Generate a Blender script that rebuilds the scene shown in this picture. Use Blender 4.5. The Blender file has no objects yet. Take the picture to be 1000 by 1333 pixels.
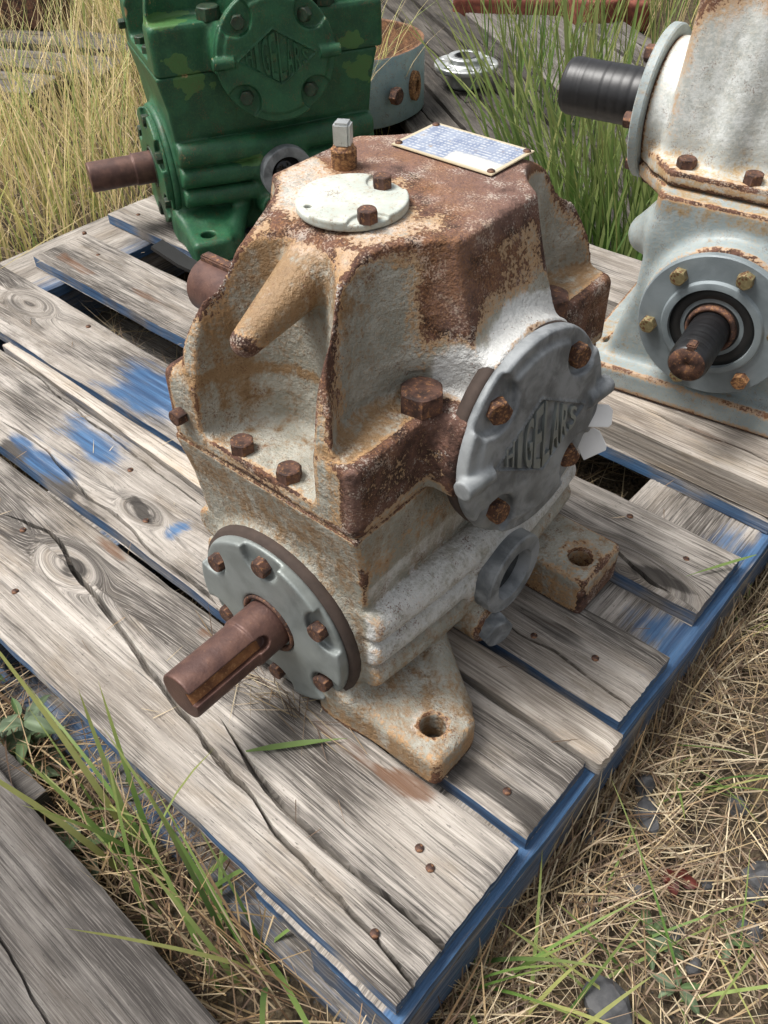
import bpy, math, random
import numpy as np
from mathutils import Vector, Matrix, Euler
random.seed(7); RNG = np.random.default_rng(7)
R = math.radians
scene = bpy.context.scene
COL = scene.collection

# ------------------------------------------------------------------ camera
CAM = dict(f=1146.5, pitch=R(43.79), roll=-0.0215, yaw=R(131.7), pos=np.array([.141, -.1593, .70]))
def cam_axes():
    y, p, r = CAM['yaw'], CAM['pitch'], CAM['roll']
    fwd = np.array([math.cos(y)*math.cos(p), math.sin(y)*math.cos(p), -math.sin(p)])
    right = np.array([math.sin(y), -math.cos(y), 0.]); up = np.cross(right, fwd)
    r2 = math.cos(r)*right + math.sin(r)*up; u2 = -math.sin(r)*right + math.cos(r)*up
    return r2, u2, fwd
cd = bpy.data.cameras.new('camera'); cam = bpy.data.objects.new('camera', cd); COL.objects.link(cam)
r2, u2, fw = cam_axes()
cam.matrix_world = Matrix(((r2[0], u2[0], -fw[0], CAM['pos'][0]), (r2[1], u2[1], -fw[1], CAM['pos'][1]), (r2[2], u2[2], -fw[2], CAM['pos'][2]), (0, 0, 0, 1)))
cd.sensor_fit = 'VERTICAL'; cd.sensor_height = 24; cd.lens = 24*CAM['f']/1333.0
cd.clip_start = .02; cd.clip_end = 200
scene.camera = cam
def px(x, y, z=0.):
    """where the sight line through a photo pixel meets the level z"""
    r2, u2, fw = cam_axes()
    d = fw + r2*(x-500)/CAM['f'] - u2*(y-666.5)/CAM['f']
    t = (z-CAM['pos'][2])/d[2]
    return CAM['pos'] + d*t

# ------------------------------------------------------------------ world, sun, exposure
SUN_DIR = Vector((-.42, -.30, 1.0)).normalized()          # towards the sun
w = bpy.data.worlds.new('World'); scene.world = w; w.use_nodes = True
nt = w.node_tree; bg = nt.nodes['Background']
sky = nt.nodes.new('ShaderNodeTexSky'); sky.sky_type = 'NISHITA'; sky.sun_disc = False
sky.sun_elevation = math.asin(SUN_DIR.z); sky.sun_rotation = math.atan2(SUN_DIR.x, SUN_DIR.y)
sky.dust_density = 6.0; sky.air_density = 1.0; sky.ozone_density = 1.0
hs = nt.nodes.new('ShaderNodeHueSaturation'); hs.inputs['Saturation'].default_value = .22
nt.links.new(sky.outputs[0], hs.inputs['Color']); nt.links.new(hs.outputs[0], bg.inputs[0]); bg.inputs[1].default_value = .095
sl = bpy.data.lights.new('sun', 'SUN'); sl.energy = 2.1; sl.angle = R(22); sl.color = (1, .97, .93)
so = bpy.data.objects.new('sun', sl); COL.objects.link(so)
so.rotation_euler = SUN_DIR.to_track_quat('Z', 'Y').to_euler()
vs = scene.view_settings; vs.view_transform = 'Standard'; vs.look = 'None'; vs.gamma = 1; vs.exposure = .95
vs.use_curve_mapping = False

# ------------------------------------------------------------------ helpers: objects
def link(o, parent=None):
    COL.objects.link(o)
    if parent is not None: o.parent = parent
    return o
def thing(name, label, cat, loc=(0, 0, 0), rotz=0., group=None, scale=1.):
    o = bpy.data.objects.new(name, None); COL.objects.link(o)
    o.location = loc; o.rotation_euler = (0, 0, rotz); o.scale = (scale,)*3; o.empty_display_size = .05
    return tag(o, label, cat, group)
def tag(o, label, cat, group=None, kind=None):
    if label: o['label'] = label
    if cat: o['category'] = cat
    if group: o['group'] = group
    if kind: o['kind'] = kind
    return o
def mesh_np(name, V, F, smooth=True, attrs=None, mats=None):
    """V (n,3), F (m,4) quads or (m,3) tris"""
    me = bpy.data.meshes.new(name); V = np.ascontiguousarray(V, np.float32); F = np.ascontiguousarray(F, np.int32)
    me.vertices.add(len(V)); me.vertices.foreach_set('co', V.ravel())
    k = F.shape[1]; me.loops.add(F.size); me.loops.foreach_set('vertex_index', F.ravel())
    me.polygons.add(len(F)); me.polygons.foreach_set('loop_start', np.arange(0, F.size, k, dtype=np.int32))
    me.polygons.foreach_set('loop_total', np.full(len(F), k, np.int32))
    me.update(calc_edges=True); me.validate()
    me.polygons.foreach_set('use_smooth', np.full(len(me.polygons), smooth))
    for n, (kind, arr) in (attrs or {}).items():
        a = me.attributes.new(n, kind, 'POINT')
        if kind == 'FLOAT': a.data.foreach_set('value', np.ascontiguousarray(arr, np.float32).ravel())
        elif kind == 'FLOAT_VECTOR': a.data.foreach_set('vector', np.ascontiguousarray(arr, np.float32).ravel())
        else:
            c = np.ones((len(V), 4), np.float32); c[:, :3] = arr; a.data.foreach_set('color', c.ravel())
    return me
def ob(name, me, mat, parent=None, loc=None, rot=None, scale=None):
    o = bpy.data.objects.new(name, me)
    if mat is not None and len(me.materials) == 0: me.materials.append(mat)
    elif mat is not None and me.materials[0] != mat:
        o.material_slots[0].link = 'OBJECT'; o.material_slots[0].material = mat
    if loc is not None: o.location = loc
    if rot is not None: o.rotation_euler = rot
    if scale is not None: o.scale = scale if hasattr(scale, '__len__') else (scale,)*3
    return link(o, parent)

# ------------------------------------------------------------------ helpers: noise, sdf
def _hash(i, j, k, s):
    h = (i*374761393 + j*668265263 + k*2147483647 + s*1274126177) & 0xffffffff
    h = ((h ^ (h >> 13))*1274126177) & 0xffffffff
    return ((h ^ (h >> 16)) & 0xffff)/65535.
def vnoise(P, s=0):
    P = np.asarray(P, np.float64); I = np.floor(P).astype(np.int64); f = P-I; f = f*f*(3-2*f)
    out = 0
    for dx in (0, 1):
        for dy in (0, 1):
            for dz in (0, 1):
                wt = (f[..., 0] if dx else 1-f[..., 0])*(f[..., 1] if dy else 1-f[..., 1])*(f[..., 2] if dz else 1-f[..., 2])
                out = out + wt*_hash(I[..., 0]+dx, I[..., 1]+dy, I[..., 2]+dz, s)
    return out
def fbm(P, o=4, s=0):
    a, t, n = 1., 0., 0.
    P = np.asarray(P, np.float64)
    for i in range(o):
        t = t + a*vnoise(P*(2**i), s+i); n += a; a *= .5
    return t/n
def smin(a, b, k):
    h = np.clip(.5+.5*(b-a)/k, 0, 1); return b*(1-h)+a*h-k*h*(1-h)
def smax(a, b, k): return -smin(-a, -b, k)
def box(X, Y, Z, c, h, r=0.):
    qx, qy, qz = np.abs(X-c[0])-(h[0]-r), np.abs(Y-c[1])-(h[1]-r), np.abs(Z-c[2])-(h[2]-r)
    return np.sqrt(np.maximum(qx, 0)**2+np.maximum(qy, 0)**2+np.maximum(qz, 0)**2)+np.minimum(np.maximum(qx, np.maximum(qy, qz)), 0)-r
def box2(X, Y, Z, x0, x1, y0, y1, z0, z1, r=0.):
    return box(X, Y, Z, ((x0+x1)/2, (y0+y1)/2, (z0+z1)/2), ((x1-x0)/2, (y1-y0)/2, (z1-z0)/2), r)
def cyl(A, B, H, ca, cb, rad, h0, h1, r=0.):
    """cylinder along H between h0 and h1"""
    d = np.sqrt((A-ca)**2+(B-cb)**2)-(rad-r); e = np.abs(H-(h0+h1)/2)-((h1-h0)/2-r)
    return np.sqrt(np.maximum(d, 0)**2+np.maximum(e, 0)**2)+np.minimum(np.maximum(d, e), 0)-r
def rcone(X, Y, Z, a, b, ra, rb):
    a = np.array(a); b = np.array(b); ab = b-a; L = (ab@ab)
    t = np.clip(((X-a[0])*ab[0]+(Y-a[1])*ab[1]+(Z-a[2])*ab[2])/L, 0, 1)
    return np.sqrt((X-a[0]-t*ab[0])**2+(Y-a[1]-t*ab[1])**2+(Z-a[2]-t*ab[2])**2)-(ra+(rb-ra)*t)
def sdf_mesh(name, fn, b0, b1, h, wear=None):
    ax = [np.arange(b0[i]-2*h, b1[i]+2*h+h/2, h, dtype=np.float32) for i in range(3)]
    X, Y, Z = np.meshgrid(*ax, indexing='ij', sparse=True)
    F = fn(X, Y, Z); F = np.broadcast_to(F, (len(ax[0]), len(ax[1]), len(ax[2]))).astype(np.float32)
    S = F < 0
    C = S[:-1, :-1, :-1].astype(np.int8)
    for d in [(0, 0, 1), (0, 1, 0), (0, 1, 1), (1, 0, 0), (1, 0, 1), (1, 1, 0), (1, 1, 1)]:
        C = C + S[d[0]:S.shape[0]-1+d[0], d[1]:S.shape[1]-1+d[1], d[2]:S.shape[2]-1+d[2]]
    act = (C > 0) & (C < 8); I = np.argwhere(act); idx = np.full(act.shape, -1, np.int32); idx[act] = np.arange(len(I))
    acc = np.zeros((len(I), 3)); cnt = np.zeros(len(I))
    corners = [(i, j, k) for i in (0, 1) for j in (0, 1) for k in (0, 1)]
    val = {c: F[I[:, 0]+c[0], I[:, 1]+c[1], I[:, 2]+c[2]].astype(np.float64) for c in corners}
    for c in corners:
        for a in range(3):
            if c[a] == 0:
                d = list(c); d[a] = 1; d = tuple(d)
                m = (val[c] < 0) != (val[d] < 0); t = val[c][m]/(val[c][m]-val[d][m])
                P = np.tile(np.array(c, float), (m.sum(), 1)); P[:, a] += t; acc[m] += P; cnt[m] += 1
    V = np.array([ax[0][0], ax[1][0], ax[2][0]])+(I+acc/cnt[:, None])*h
    Q = []
    for a in range(3):
        s0 = [slice(None)]*3; s1 = [slice(None)]*3; s0[a] = slice(0, -1); s1[a] = slice(1, None)
        A, B = S[tuple(s0)], S[tuple(s1)]
        E = np.argwhere(A != B); o1, o2 = (a+1) % 3, (a+2) % 3
        E = E[(E[:, o1] > 0) & (E[:, o2] > 0) & (E[:, o1] < act.shape[o1]) & (E[:, o2] < act.shape[o2])]
        flip = A[E[:, 0], E[:, 1], E[:, 2]]
        def at(d1, d2):
            G = E.copy(); G[:, o1] += d1; G[:, o2] += d2; return idx[G[:, 0], G[:, 1], G[:, 2]]
        q = np.stack([at(-1, -1), at(0, -1), at(0, 0), at(-1, 0)], 1)
        q[~flip] = q[~flip][:, ::-1]; Q.append(q)
    Q = np.concatenate(Q); Q = Q[(Q >= 0).all(1)]
    # convexity: mean of the field a little way off, in six directions
    conv = np.zeros(len(V)); rr = max(2, int(round(.007/h)))
    J = np.clip(np.round((V-np.array([ax[0][0], ax[1][0], ax[2][0]]))/h).astype(int), rr, np.array(F.shape)-1-rr)
    base = F[J[:, 0], J[:, 1], J[:, 2]]
    for a in range(3):
        for s in (-rr, rr):
            K = J.copy(); K[:, a] += s; conv += F[K[:, 0], K[:, 1], K[:, 2]]-base
    conv = conv/6/(rr*h)
    attrs = {'edge': ('FLOAT', conv)}
    if wear is not None: attrs['wear'] = ('FLOAT_COLOR', wear(V))
    return mesh_np(name, V, Q, True, attrs)
def lathe(name, prof, n=32, axis='z', smooth=True, cap=True):
    """prof: list of (radius, height); first and last at radius 0 close it"""
    t = np.linspace(0, 2*np.pi, n, endpoint=False); V = []
    for r, h in prof: V.append(np.c_[r*np.cos(t), r*np.sin(t), np.full(n, h)])
    V = np.concatenate(V); F = []
    for k in range(len(prof)-1):
        a = k*n+np.arange(n); b = k*n+(np.arange(n)+1) % n; F.append(np.stack([a, b, b+n, a+n], 1))
    V, F = V, np.concatenate(F)
    if axis == 'x': V = V[:, [2, 0, 1]]
    if axis == '-x': V = V[:, [2, 1, 0]]*np.array([-1, 1, 1]); V[:, 0] = V[:, 0]
    if axis == '-y': V = np.c_[V[:, 0], -V[:, 2], V[:, 1]]
    me = mesh_np(name, V, F, smooth)
    return me
def sharp(me, ang=35):
    me.set_sharp_from_angle(angle=R(ang)); return me
def hexbolt(name, af, h):
    """hex head with a chamfered top, axis z, seat at z=0"""
    rc = af/math.sqrt(3); prof = []
    t = np.arange(6)*np.pi/3; n = 24; tt = np.linspace(0, 2*np.pi, n, endpoint=False)
    hexr = lambda a: (af/2)/np.cos((a+np.pi/6) % (np.pi/3)-np.pi/6)
    rings = [(hexr(tt), 0), (hexr(tt), h*.80), (np.minimum(hexr(tt), af*.53), h*.93), (np.minimum(hexr(tt), af*.46)*1., h), (np.full(n, .0001), h*.985)]
    V = np.concatenate([np.c_[r*np.cos(tt), r*np.sin(tt), np.full(n, z)] for r, z in rings]); F = []
    for k in range(len(rings)-1):
        a = k*n+np.arange(n); b = k*n+(np.arange(n)+1) % n; F.append(np.stack([a, b, b+n, a+n], 1))
    return sharp(mesh_np(name, V, np.concatenate(F)), 28)
def bx_mesh(name, x0, x1, y0, y1, z0, z1, bev=.0015):
    import bmesh
    bm = bmesh.new(); bmesh.ops.create_cube(bm, size=1)
    for v in bm.verts: v.co = ((x0+x1)/2+v.co.x*(x1-x0), (y0+y1)/2+v.co.y*(y1-y0), (z0+z1)/2+v.co.z*(z1-z0))
    if bev: bmesh.ops.bevel(bm, geom=bm.edges[:], offset=bev, segments=2, affect='EDGES')
    me = bpy.data.meshes.new(name); bm.to_mesh(me); bm.free(); return me

# ------------------------------------------------------------------ helpers: node materials
class NM:
    def __init__(s, name):
        s.m = bpy.data.materials.new(name); s.m.use_nodes = True; s.t = s.m.node_tree; s.b = s.t.nodes['Principled BSDF']
    def n(s, typ, **kw):
        nd = s.t.nodes.new(typ)
        for k, v in kw.items(): setattr(nd, k, v)
        return nd
    def put(s, sock, v):
        if v is None: return
        if isinstance(v, bpy.types.NodeSocket): s.t.links.new(v, sock)
        elif isinstance(v, tuple) and len(v) == 3 and sock.type == 'RGBA': sock.default_value = (*v, 1)
        else: sock.default_value = v
    def coord(s): return s.n('ShaderNodeTexCoord').outputs['Object']
    def attr(s, name, out='Fac'): return s.n('ShaderNodeAttribute', attribute_name=name).outputs[out]
    def sep(s, c):
        nd = s.n('ShaderNodeSeparateColor'); s.put(nd.inputs[0], c); return nd.outputs
    def sepxyz(s, c):
        nd = s.n('ShaderNodeSeparateXYZ'); s.put(nd.inputs[0], c); return nd.outputs
    def map(s, v, scale=(1, 1, 1), loc=(0, 0, 0)):
        nd = s.n('ShaderNodeMapping'); s.put(nd.inputs['Vector'], v); nd.inputs['Scale'].default_value = scale; nd.inputs['Location'].default_value = loc; return nd.outputs[0]
    def noise(s, v, scale, detail=4, rough=.55, dist=0., color=False):
        nd = s.n('ShaderNodeTexNoise'); s.put(nd.inputs['Vector'], v); s.put(nd.inputs['Scale'], scale); s.put(nd.inputs['Detail'], detail); s.put(nd.inputs['Roughness'], rough); s.put(nd.inputs['Distortion'], dist)
        return nd.outputs['Color' if color else 'Fac']
    def vor(s, v, scale, feature='F1', out='Distance'):
        nd = s.n('ShaderNodeTexVoronoi', feature=feature); s.put(nd.inputs['Vector'], v); s.put(nd.inputs['Scale'], scale); return nd.outputs[out]
    def math(s, op, a, b=None, c=None, clamp=False):
        nd = s.n('ShaderNodeMath', operation=op, use_clamp=clamp); s.put(nd.inputs[0], a); s.put(nd.inputs[1], b)
        if c is not None: s.put(nd.inputs[2], c)
        return nd.outputs[0]
    def vadd(s, a, b):
        nd = s.n('ShaderNodeVectorMath', operation='ADD'); s.put(nd.inputs[0], a); s.put(nd.inputs[1], b); return nd.outputs[0]
    def step(s, v, lo, hi, a=0., b=1.):
        nd = s.n('ShaderNodeMapRange', interpolation_type='SMOOTHSTEP'); s.put(nd.inputs[0], v); s.put(nd.inputs[1], lo); s.put(nd.inputs[2], hi); s.put(nd.inputs[3], a); s.put(nd.inputs[4], b); return nd.outputs[0]
    def mix(s, f, a, b, mode='MIX'):
        nd = s.n('ShaderNodeMix', data_type='RGBA', blend_type=mode); s.put(nd.inputs[0], f); s.put(nd.inputs[6], a); s.put(nd.inputs[7], b); return nd.outputs[2]
    def ramp(s, v, stops):
        nd = s.n('ShaderNodeValToRGB'); s.put(nd.inputs[0], v); e = nd.color_ramp.elements
        while len(e) < len(stops): e.new(.5)
        for i, (p, c) in enumerate(stops): e[i].position = p; e[i].color = (*c, 1)
        return nd.outputs[0]
    def bump(s, h, strength=.5, dist=.002, nrm=None):
        nd = s.n('ShaderNodeBump'); s.put(nd.inputs['Height'], h); nd.inputs['Strength'].default_value = strength; nd.inputs['Distance'].default_value = dist
        if nrm is not None: s.put(nd.inputs['Normal'], nrm)
        return nd.outputs[0]
    def out(s, color=None, rough=None, metal=None, normal=None, spec=None):
        s.put(s.b.inputs['Base Color'], color); s.put(s.b.inputs['Roughness'], rough); s.put(s.b.inputs['Metallic'], metal)
        if normal is not None: s.put(s.b.inputs['Normal'], normal)
        if spec is not None: s.put(s.b.inputs['Specular IOR Level'], spec)
        return s.m

RUST_DARK, RUST_MID, RUST_OR = (.026, .013, .010), (.115, .056, .038), (.27, .13, .055)
def mat_painted(name, paint, paint2, tan, white, rust_amt=0., bump_s=.5, rough=.55, edge_k=1.0, fleck=1.0):
    """paint on cast iron with rust; the attribute 'wear' holds (rust, tan stain, white paint and painted highlights)"""
    m = NM(name); co = m.coord()
    n1 = m.noise(co, 16, 6, .6); n2 = m.noise(co, 75, 5, .65); n3 = m.noise(co, 330, 4, .6); n4 = m.noise(m.vadd(co, (3.1, 1.7, .4)), 34, 5, .6)
    wr = m.sep(m.attr('wear', 'Color')); edge = m.attr('edge')
    base = m.mix(m.step(n4, .35, .68), paint, paint2)
    base = m.mix(m.math('MULTIPLY', m.step(n3, .45, .7), .35), base, tan)
    # tan wash of rust water
    tv = m.math('ADD', m.math('MULTIPLY_ADD', n2, .9, m.math('MULTIPLY', n3, .55)), m.math('MULTIPLY_ADD', wr[1], .75, -.25))
    drip = m.noise(m.map(co, (85, 85, 10)), 1, 4, .6); tv = m.math('ADD', tv, m.math('MULTIPLY_ADD', drip, .9, -.45))
    tcol = m.mix(n3, tan, (tan[0]*.62, tan[1]*.50, tan[2]*.36))
    base = m.mix(m.step(tv, .58, 1.02), base, tcol)
    base = m.mix(m.math('MULTIPLY', m.step(m.math('MULTIPLY_ADD', n2, .6, m.math('MULTIPLY', drip, .5)), .60, .78), .55), base, (tan[0]*.42, tan[1]*.34, tan[2]*.28))
    wv = m.math('ADD', m.math('MULTIPLY', wr[2], 1.1), m.math('MULTIPLY_ADD', n2, .9, -.85))
    base = m.mix(m.math('MULTIPLY', m.step(m.math('MULTIPLY_ADD', n3, .5, wv), .30, .62), .9), base, white)
    # rust
    ek = m.math('MULTIPLY', m.math('MAXIMUM', edge, 0.), 1.25*edge_k)
    rv = m.math('ADD', m.math('MULTIPLY_ADD', wr[0], 1.0, rust_amt), m.math('MULTIPLY_ADD', n1, .62, m.math('MULTIPLY', n2, .62)))
    rv = m.math('ADD', rv, m.math('MULTIPLY_ADD', n3, .85*fleck, ek))
    rm = m.step(rv, 1.60, 1.70)
    rc = m.mix(m.step(n2, .33, .62), RUST_DARK, RUST_MID)
    rc = m.mix(m.math('MULTIPLY', m.step(m.math('ADD', n3, m.math('MULTIPLY', n1, .3)), .68, .92), .7), rc, RUST_OR)
    rc = m.mix(m.math('MULTIPLY', m.step(m.math('MULTIPLY_ADD', n2, .5, wr[0]), .95, 1.3), .75), rc, m.mix(n4, (.13, .072, .056), (.21, .125, .10)))
    halo = m.math('MULTIPLY', m.step(rv, 1.30, 1.62), .8)
    base = m.mix(halo, base, m.mix(n3, (.34, .17, .07), (.5, .33, .17)))
    n5 = m.noise(m.vadd(co, (7.3, 2.2, 9.1)), 620, 3, .65); n6 = m.noise(m.vadd(co, (1.3, 8.2, 4.1)), 48, 5, .65)
    pep = m.math('MULTIPLY', m.step(m.math('MULTIPLY_ADD', n6, .75, n5), .98, 1.10), .75*fleck)
    base = m.mix(pep, base, (RUST_MID[0]*1.1, RUST_MID[1]*.95, RUST_MID[2]*.7))
    fl = m.math('MULTIPLY', m.step(m.math('MULTIPLY_ADD', n6, 1.1, n5), 1.12, 1.26), .8*fleck)
    rc = m.mix(fl, rc, m.mix(n2, tan, white))
    rc = m.mix(m.math('MULTIPLY', m.step(m.math('ADD', n5, n1), .95, 1.2), .5), rc, RUST_OR)
    rc = m.mix(m.math('MULTIPLY', m.step(m.math('ADD', n6, n1), .92, .72), .6), rc, (RUST_DARK[0]*.75, RUST_DARK[1]*.75, RUST_DARK[2]*.75))
    col = m.mix(rm, base, rc)
    hgt = m.math('ADD', m.math('MULTIPLY', n3, .7), m.math('ADD', m.math('MULTIPLY', n2, .6), m.math('MULTIPLY', m.noise(co, 900, 2), .25)))
    hgt = m.math('SUBTRACT', hgt, m.math('MULTIPLY', rm, .35))
    return m.out(col, m.step(rm, 0, 1, rough, .88), 0., m.bump(m.math('MULTIPLY_ADD', m.noise(co, 190, 3, .5), m.step(n4, .35, .65, .3, 1.3), hgt), bump_s, .0021), .35)
def mat_rust(name, dark=RUST_DARK, mid=RUST_MID, orr=RUST_OR, t=(.66, .9), rough=.75, metal=0.):
    m = NM(name); co = m.coord(); n1 = m.noise(co, 60, 5, .6); n2 = m.noise(co, 380, 4, .6)
    c = m.mix(m.step(n1, .35, .65), dark, mid); c = m.mix(m.step(m.math('MULTIPLY_ADD', n1, .3, n2), *t), c, orr)
    return m.out(c, rough, metal, m.bump(m.math('ADD', n2, n1), .35, .001), .4)
def mat_metal(name, a, b, rough=.5, metal=.5, scale=60, spots=None):
    m = NM(name); co = m.coord(); n1 = m.noise(co, scale, 6, .6, .4); n2 = m.noise(co, 400, 3, .6); n3 = m.noise(m.vadd(co, (5., 2., 1.)), scale*.35, 4, .6)
    c = m.mix(m.step(n1, .36, .66), a, b)
    c = m.mix(m.math('MULTIPLY', m.step(n3, .45, .7), .5), c, (b[0]*1.25, b[1]*1.25, b[2]*1.2))
    if spots: c = m.mix(m.step(m.math('MULTIPLY_ADD', n2, .5, n3), .82, .9), c, spots)
    return m.out(c, m.step(n1, .3, .7, rough-.08, rough+.15), metal, m.bump(m.math('ADD', n2, n1), .15, .0012), .5)
def mat_flat(name, c, rough=.6, var=.25, scale=90, metal=0.):
    m = NM(name); co = m.coord(); n = m.noise(co, scale, 4, .6)
    return m.out(m.mix(n, (c[0]*(1-var), c[1]*(1-var), c[2]*(1-var)), (c[0]*(1+var), c[1]*(1+var), c[2]*(1+var))), rough, metal, m.bump(n, .15, .001))
def mat_wood(name, light, mid, dark, warm=(.40, .30, .19)):
    """'gco' grain coordinates bent round knots; 'stain' = (blue paint, rust stain, dark stain); 'tone' per board"""
    m = NM(name); g = m.attr('gco', 'Vector'); st = m.sep(m.attr('stain', 'Color')); tone = m.attr('tone')
    wob = m.noise(m.map(g, (3, 14, 1)), 1, 3, .5)
    gy = m.n('ShaderNodeCombineXYZ'); s3 = m.sepxyz(g); m.put(gy.inputs[0], s3[0]); m.put(gy.inputs[1], m.math('MULTIPLY_ADD', wob, .012, s3[1])); m.put(gy.inputs[2], s3[2]); gv = gy.outputs[0]
    fine = m.noise(m.map(gv, (5, 360, 40)), 1, 7, .72); med = m.noise(m.map(gv, (4, 120, 20)), 1, 5, .65); big = m.noise(m.map(gv, (2.6, 26, 10)), 1, 4, .55)
    blot = m.noise(m.map(g, (11, 24, 10)), 1, 5, .6); pits = m.noise(m.map(gv, (130, 600, 40)), 1, 3, .6)
    c = m.mix(m.step(med, .34, .66), mid, light)
    c = m.mix(m.step(big, .42, .68), c, (mid[0]*.82, mid[1]*.79, mid[2]*.76))
    c = m.mix(m.math('MULTIPLY', m.step(blot, .48, .72), .55), c, warm)
    gl = m.noise(m.map(gv, (3.2, 11, 5)), 1, 4, .62)
    c = m.mix(m.math('MULTIPLY', m.step(fine, .49, .66), m.step(gl, .40, .58, .42, .92)), c, dark)
    c = m.mix(m.math('MULTIPLY', m.step(m.math('MULTIPLY_ADD', fine, .40, gl), .64, .84), .88), c, (dark[0]*1.15, dark[1]*1.12, dark[2]*1.1))
    lat = m.math('ADD', m.math('MULTIPLY', med, .55), m.math('MULTIPLY', blot, .6))
    c = m.mix(m.math('MULTIPLY', m.step(m.math('MULTIPLY_ADD', tone, .5, lat), .58, .80), .72), c, dark)
    fib = m.noise(m.map(gv, (24, 900, 40)), 1, 3, .6); c = m.mix(m.math('MULTIPLY', m.step(fib, .46, .72), .5), c, (light[0]*1.18, light[1]*1.18, light[2]*1.18))
    dk = m.math('ADD', st[2], m.math('MULTIPLY_ADD', med, .5, m.math('MULTIPLY_ADD', fine, .9, -.75)))
    c = m.mix(m.math('MULTIPLY', m.step(dk, .30, .85), .84), c, (.022, .019, .017))
    c = m.mix(m.math('MULTIPLY', m.step(pits, .60, .72), .7), c, dark)
    rs = m.math('ADD', st[1], m.math('MULTIPLY_ADD', blot, .8, m.math('MULTIPLY_ADD', fine, .9, -.9)))
    c = m.mix(m.math('MULTIPLY', m.step(rs, .30, .95), .8), c, m.mix(fine, (.060, .028, .016), (.185, .088, .042)))
    bl = m.math('ADD', st[0], m.math('MULTIPLY_ADD', fine, -1.5, m.math('MULTIPLY_ADD', med, -.9, m.math('MULTIPLY_ADD', blot, .7, .85))))
    bm_ = m.math('MULTIPLY', m.step(bl, .28, .95), m.step(fib, .25, .45, .55, 1.))
    bc = m.mix(m.step(med, .3, .7), (.016, .050, .120), (.065, .160, .310))
    c = m.mix(m.math('MULTIPLY', bm_, .92), c, bc)
    h = m.math('ADD', m.math('MULTIPLY', fine, -.8), m.math('MULTIPLY', med, -.7))
    return m.out(c, .82, 0., m.bump(m.math('MULTIPLY_ADD', fib, -.5, h), .75, .0018), .25)
def mat_attr(name, rough=.6, trans=0.):
    m = NM(name); c = m.attr('Col', 'Color'); n = m.noise(m.coord(), 120, 3, .6)
    c = m.mix(m.math('MULTIPLY', n, .5), c, m.mix(1., c, (.55, .5, .45), 'MULTIPLY'))
    m.out(c, rough, 0., None, .3)
    if trans:
        tr = m.n('ShaderNodeBsdfTranslucent'); m.put(tr.inputs[0], c); mx = m.n('ShaderNodeMixShader'); mx.inputs[0].default_value = trans
        m.t.links.new(m.b.outputs[0], mx.inputs[1]); m.t.links.new(tr.outputs[0], mx.inputs[2])
        m.t.links.new(mx.outputs[0], m.t.nodes['Material Output'].inputs[0])
    return m.m
M = {}
M['wood'] = mat_wood('weathered_wood', (.46, .42, .375), (.245, .221, .194), (.034, .030, .027), (.27, .215, .155))
M['woodgrey'] = mat_wood('grey_wood', (.20, .183, .167), (.105, .095, .086), (.028, .025, .023), (.135, .11, .088))
M['wooddark'] = mat_wood('dark_wood', (.13, .117, .10), (.06, .053, .047), (.016, .0145, .013), (.10, .078, .056))
M['woodpale'] = mat_wood('pale_wood', (.52, .47, .41), (.38, .335, .285), (.12, .102, .085))
M['main'] = mat_painted('grey_paint_on_cast_iron', (.26, .253, .21), (.38, .368, .318), (.30, .205, .115), (.56, .565, .55), bump_s=.9, edge_k=1.9)
M['green'] = mat_painted('green_paint_on_cast_iron', (.012, .062, .030), (.020, .098, .045), (.05, .13, .04), (.062, .145, .042), rust_amt=-.10, bump_s=.3, rough=.46, edge_k=.9, fleck=.8)
M['pale'] = mat_painted('pale_grey_paint', (.235, .28, .285), (.31, .35, .35), (.40, .31, .19), (.47, .51, .505), rust_amt=-.02, bump_s=.22, rough=.45, edge_k=2.1, fleck=.7)
M['cream'] = mat_painted('cream_grey_paint', (.38, .40, .375), (.47, .48, .445), (.52, .41, .25), (.60, .62, .60), rust_amt=.08, bump_s=.25, rough=.45, edge_k=2.1, fleck=.7)
M['greydisc'] = mat_metal('grey_enamel', (.15, .178, .19), (.20, .232, .245), .5, .1, 30)
M['zinc'] = mat_metal('weathered_zinc', (.105, .116, .124), (.27, .285, .295), .6, .2, 40)
M['zinclight'] = mat_metal('grey_zinc', (.16, .178, .172), (.225, .245, .237), .5, .3, 26)
M['rust'] = mat_rust('rusted_steel')
M['greenbolt'] = mat_rust('painted_bolt', (.012, .022, .012), (.016, .05, .024), (.10, .05, .022), (.68, .9), .55)
M['rustlight'] = mat_rust('orange_rust', (.07, .03, .018), (.19, .085, .04), (.42, .22, .09), (.55, .8))
M['rustmix'] = mat_rust('brown_rust', (.035, .016, .011), (.12, .052, .028), (.30, .15, .06), (.62, .85))
M['shaft'] = mat_rust('rusty_shaft', (.07, .036, .030), (.115, .060, .046), (.16, .085, .055), (.75, .95), .5, .25)
M['keyway'] = mat_rust('orange_keyway', (.15, .06, .025), (.28, .12, .045), (.42, .22, .09))
M['gasket'] = mat_flat('dark_gasket', (.045, .030, .023), .85, .6)
M['coverwhite'] = mat_painted('pale_cover_paint', (.38, .41, .37), (.50, .53, .48), (.42, .34, .22), (.6, .62, .58), rust_amt=-.22, bump_s=.15, edge_k=.5, fleck=.8)
M['silver'] = mat_metal('bright_zinc', (.36, .375, .37), (.52, .535, .53), .35, .7, 60)
M['brass'] = mat_metal('dull_yellow_zinc', (.16, .13, .065), (.30, .25, .13), .5, .5, 90, (.14, .06, .03))
M['black'] = mat_flat('black_tape', (.008, .008, .009), .42, .5)
M['rubber'] = mat_flat('black_rubber', (.012, .012, .012), .6, .4)
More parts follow.
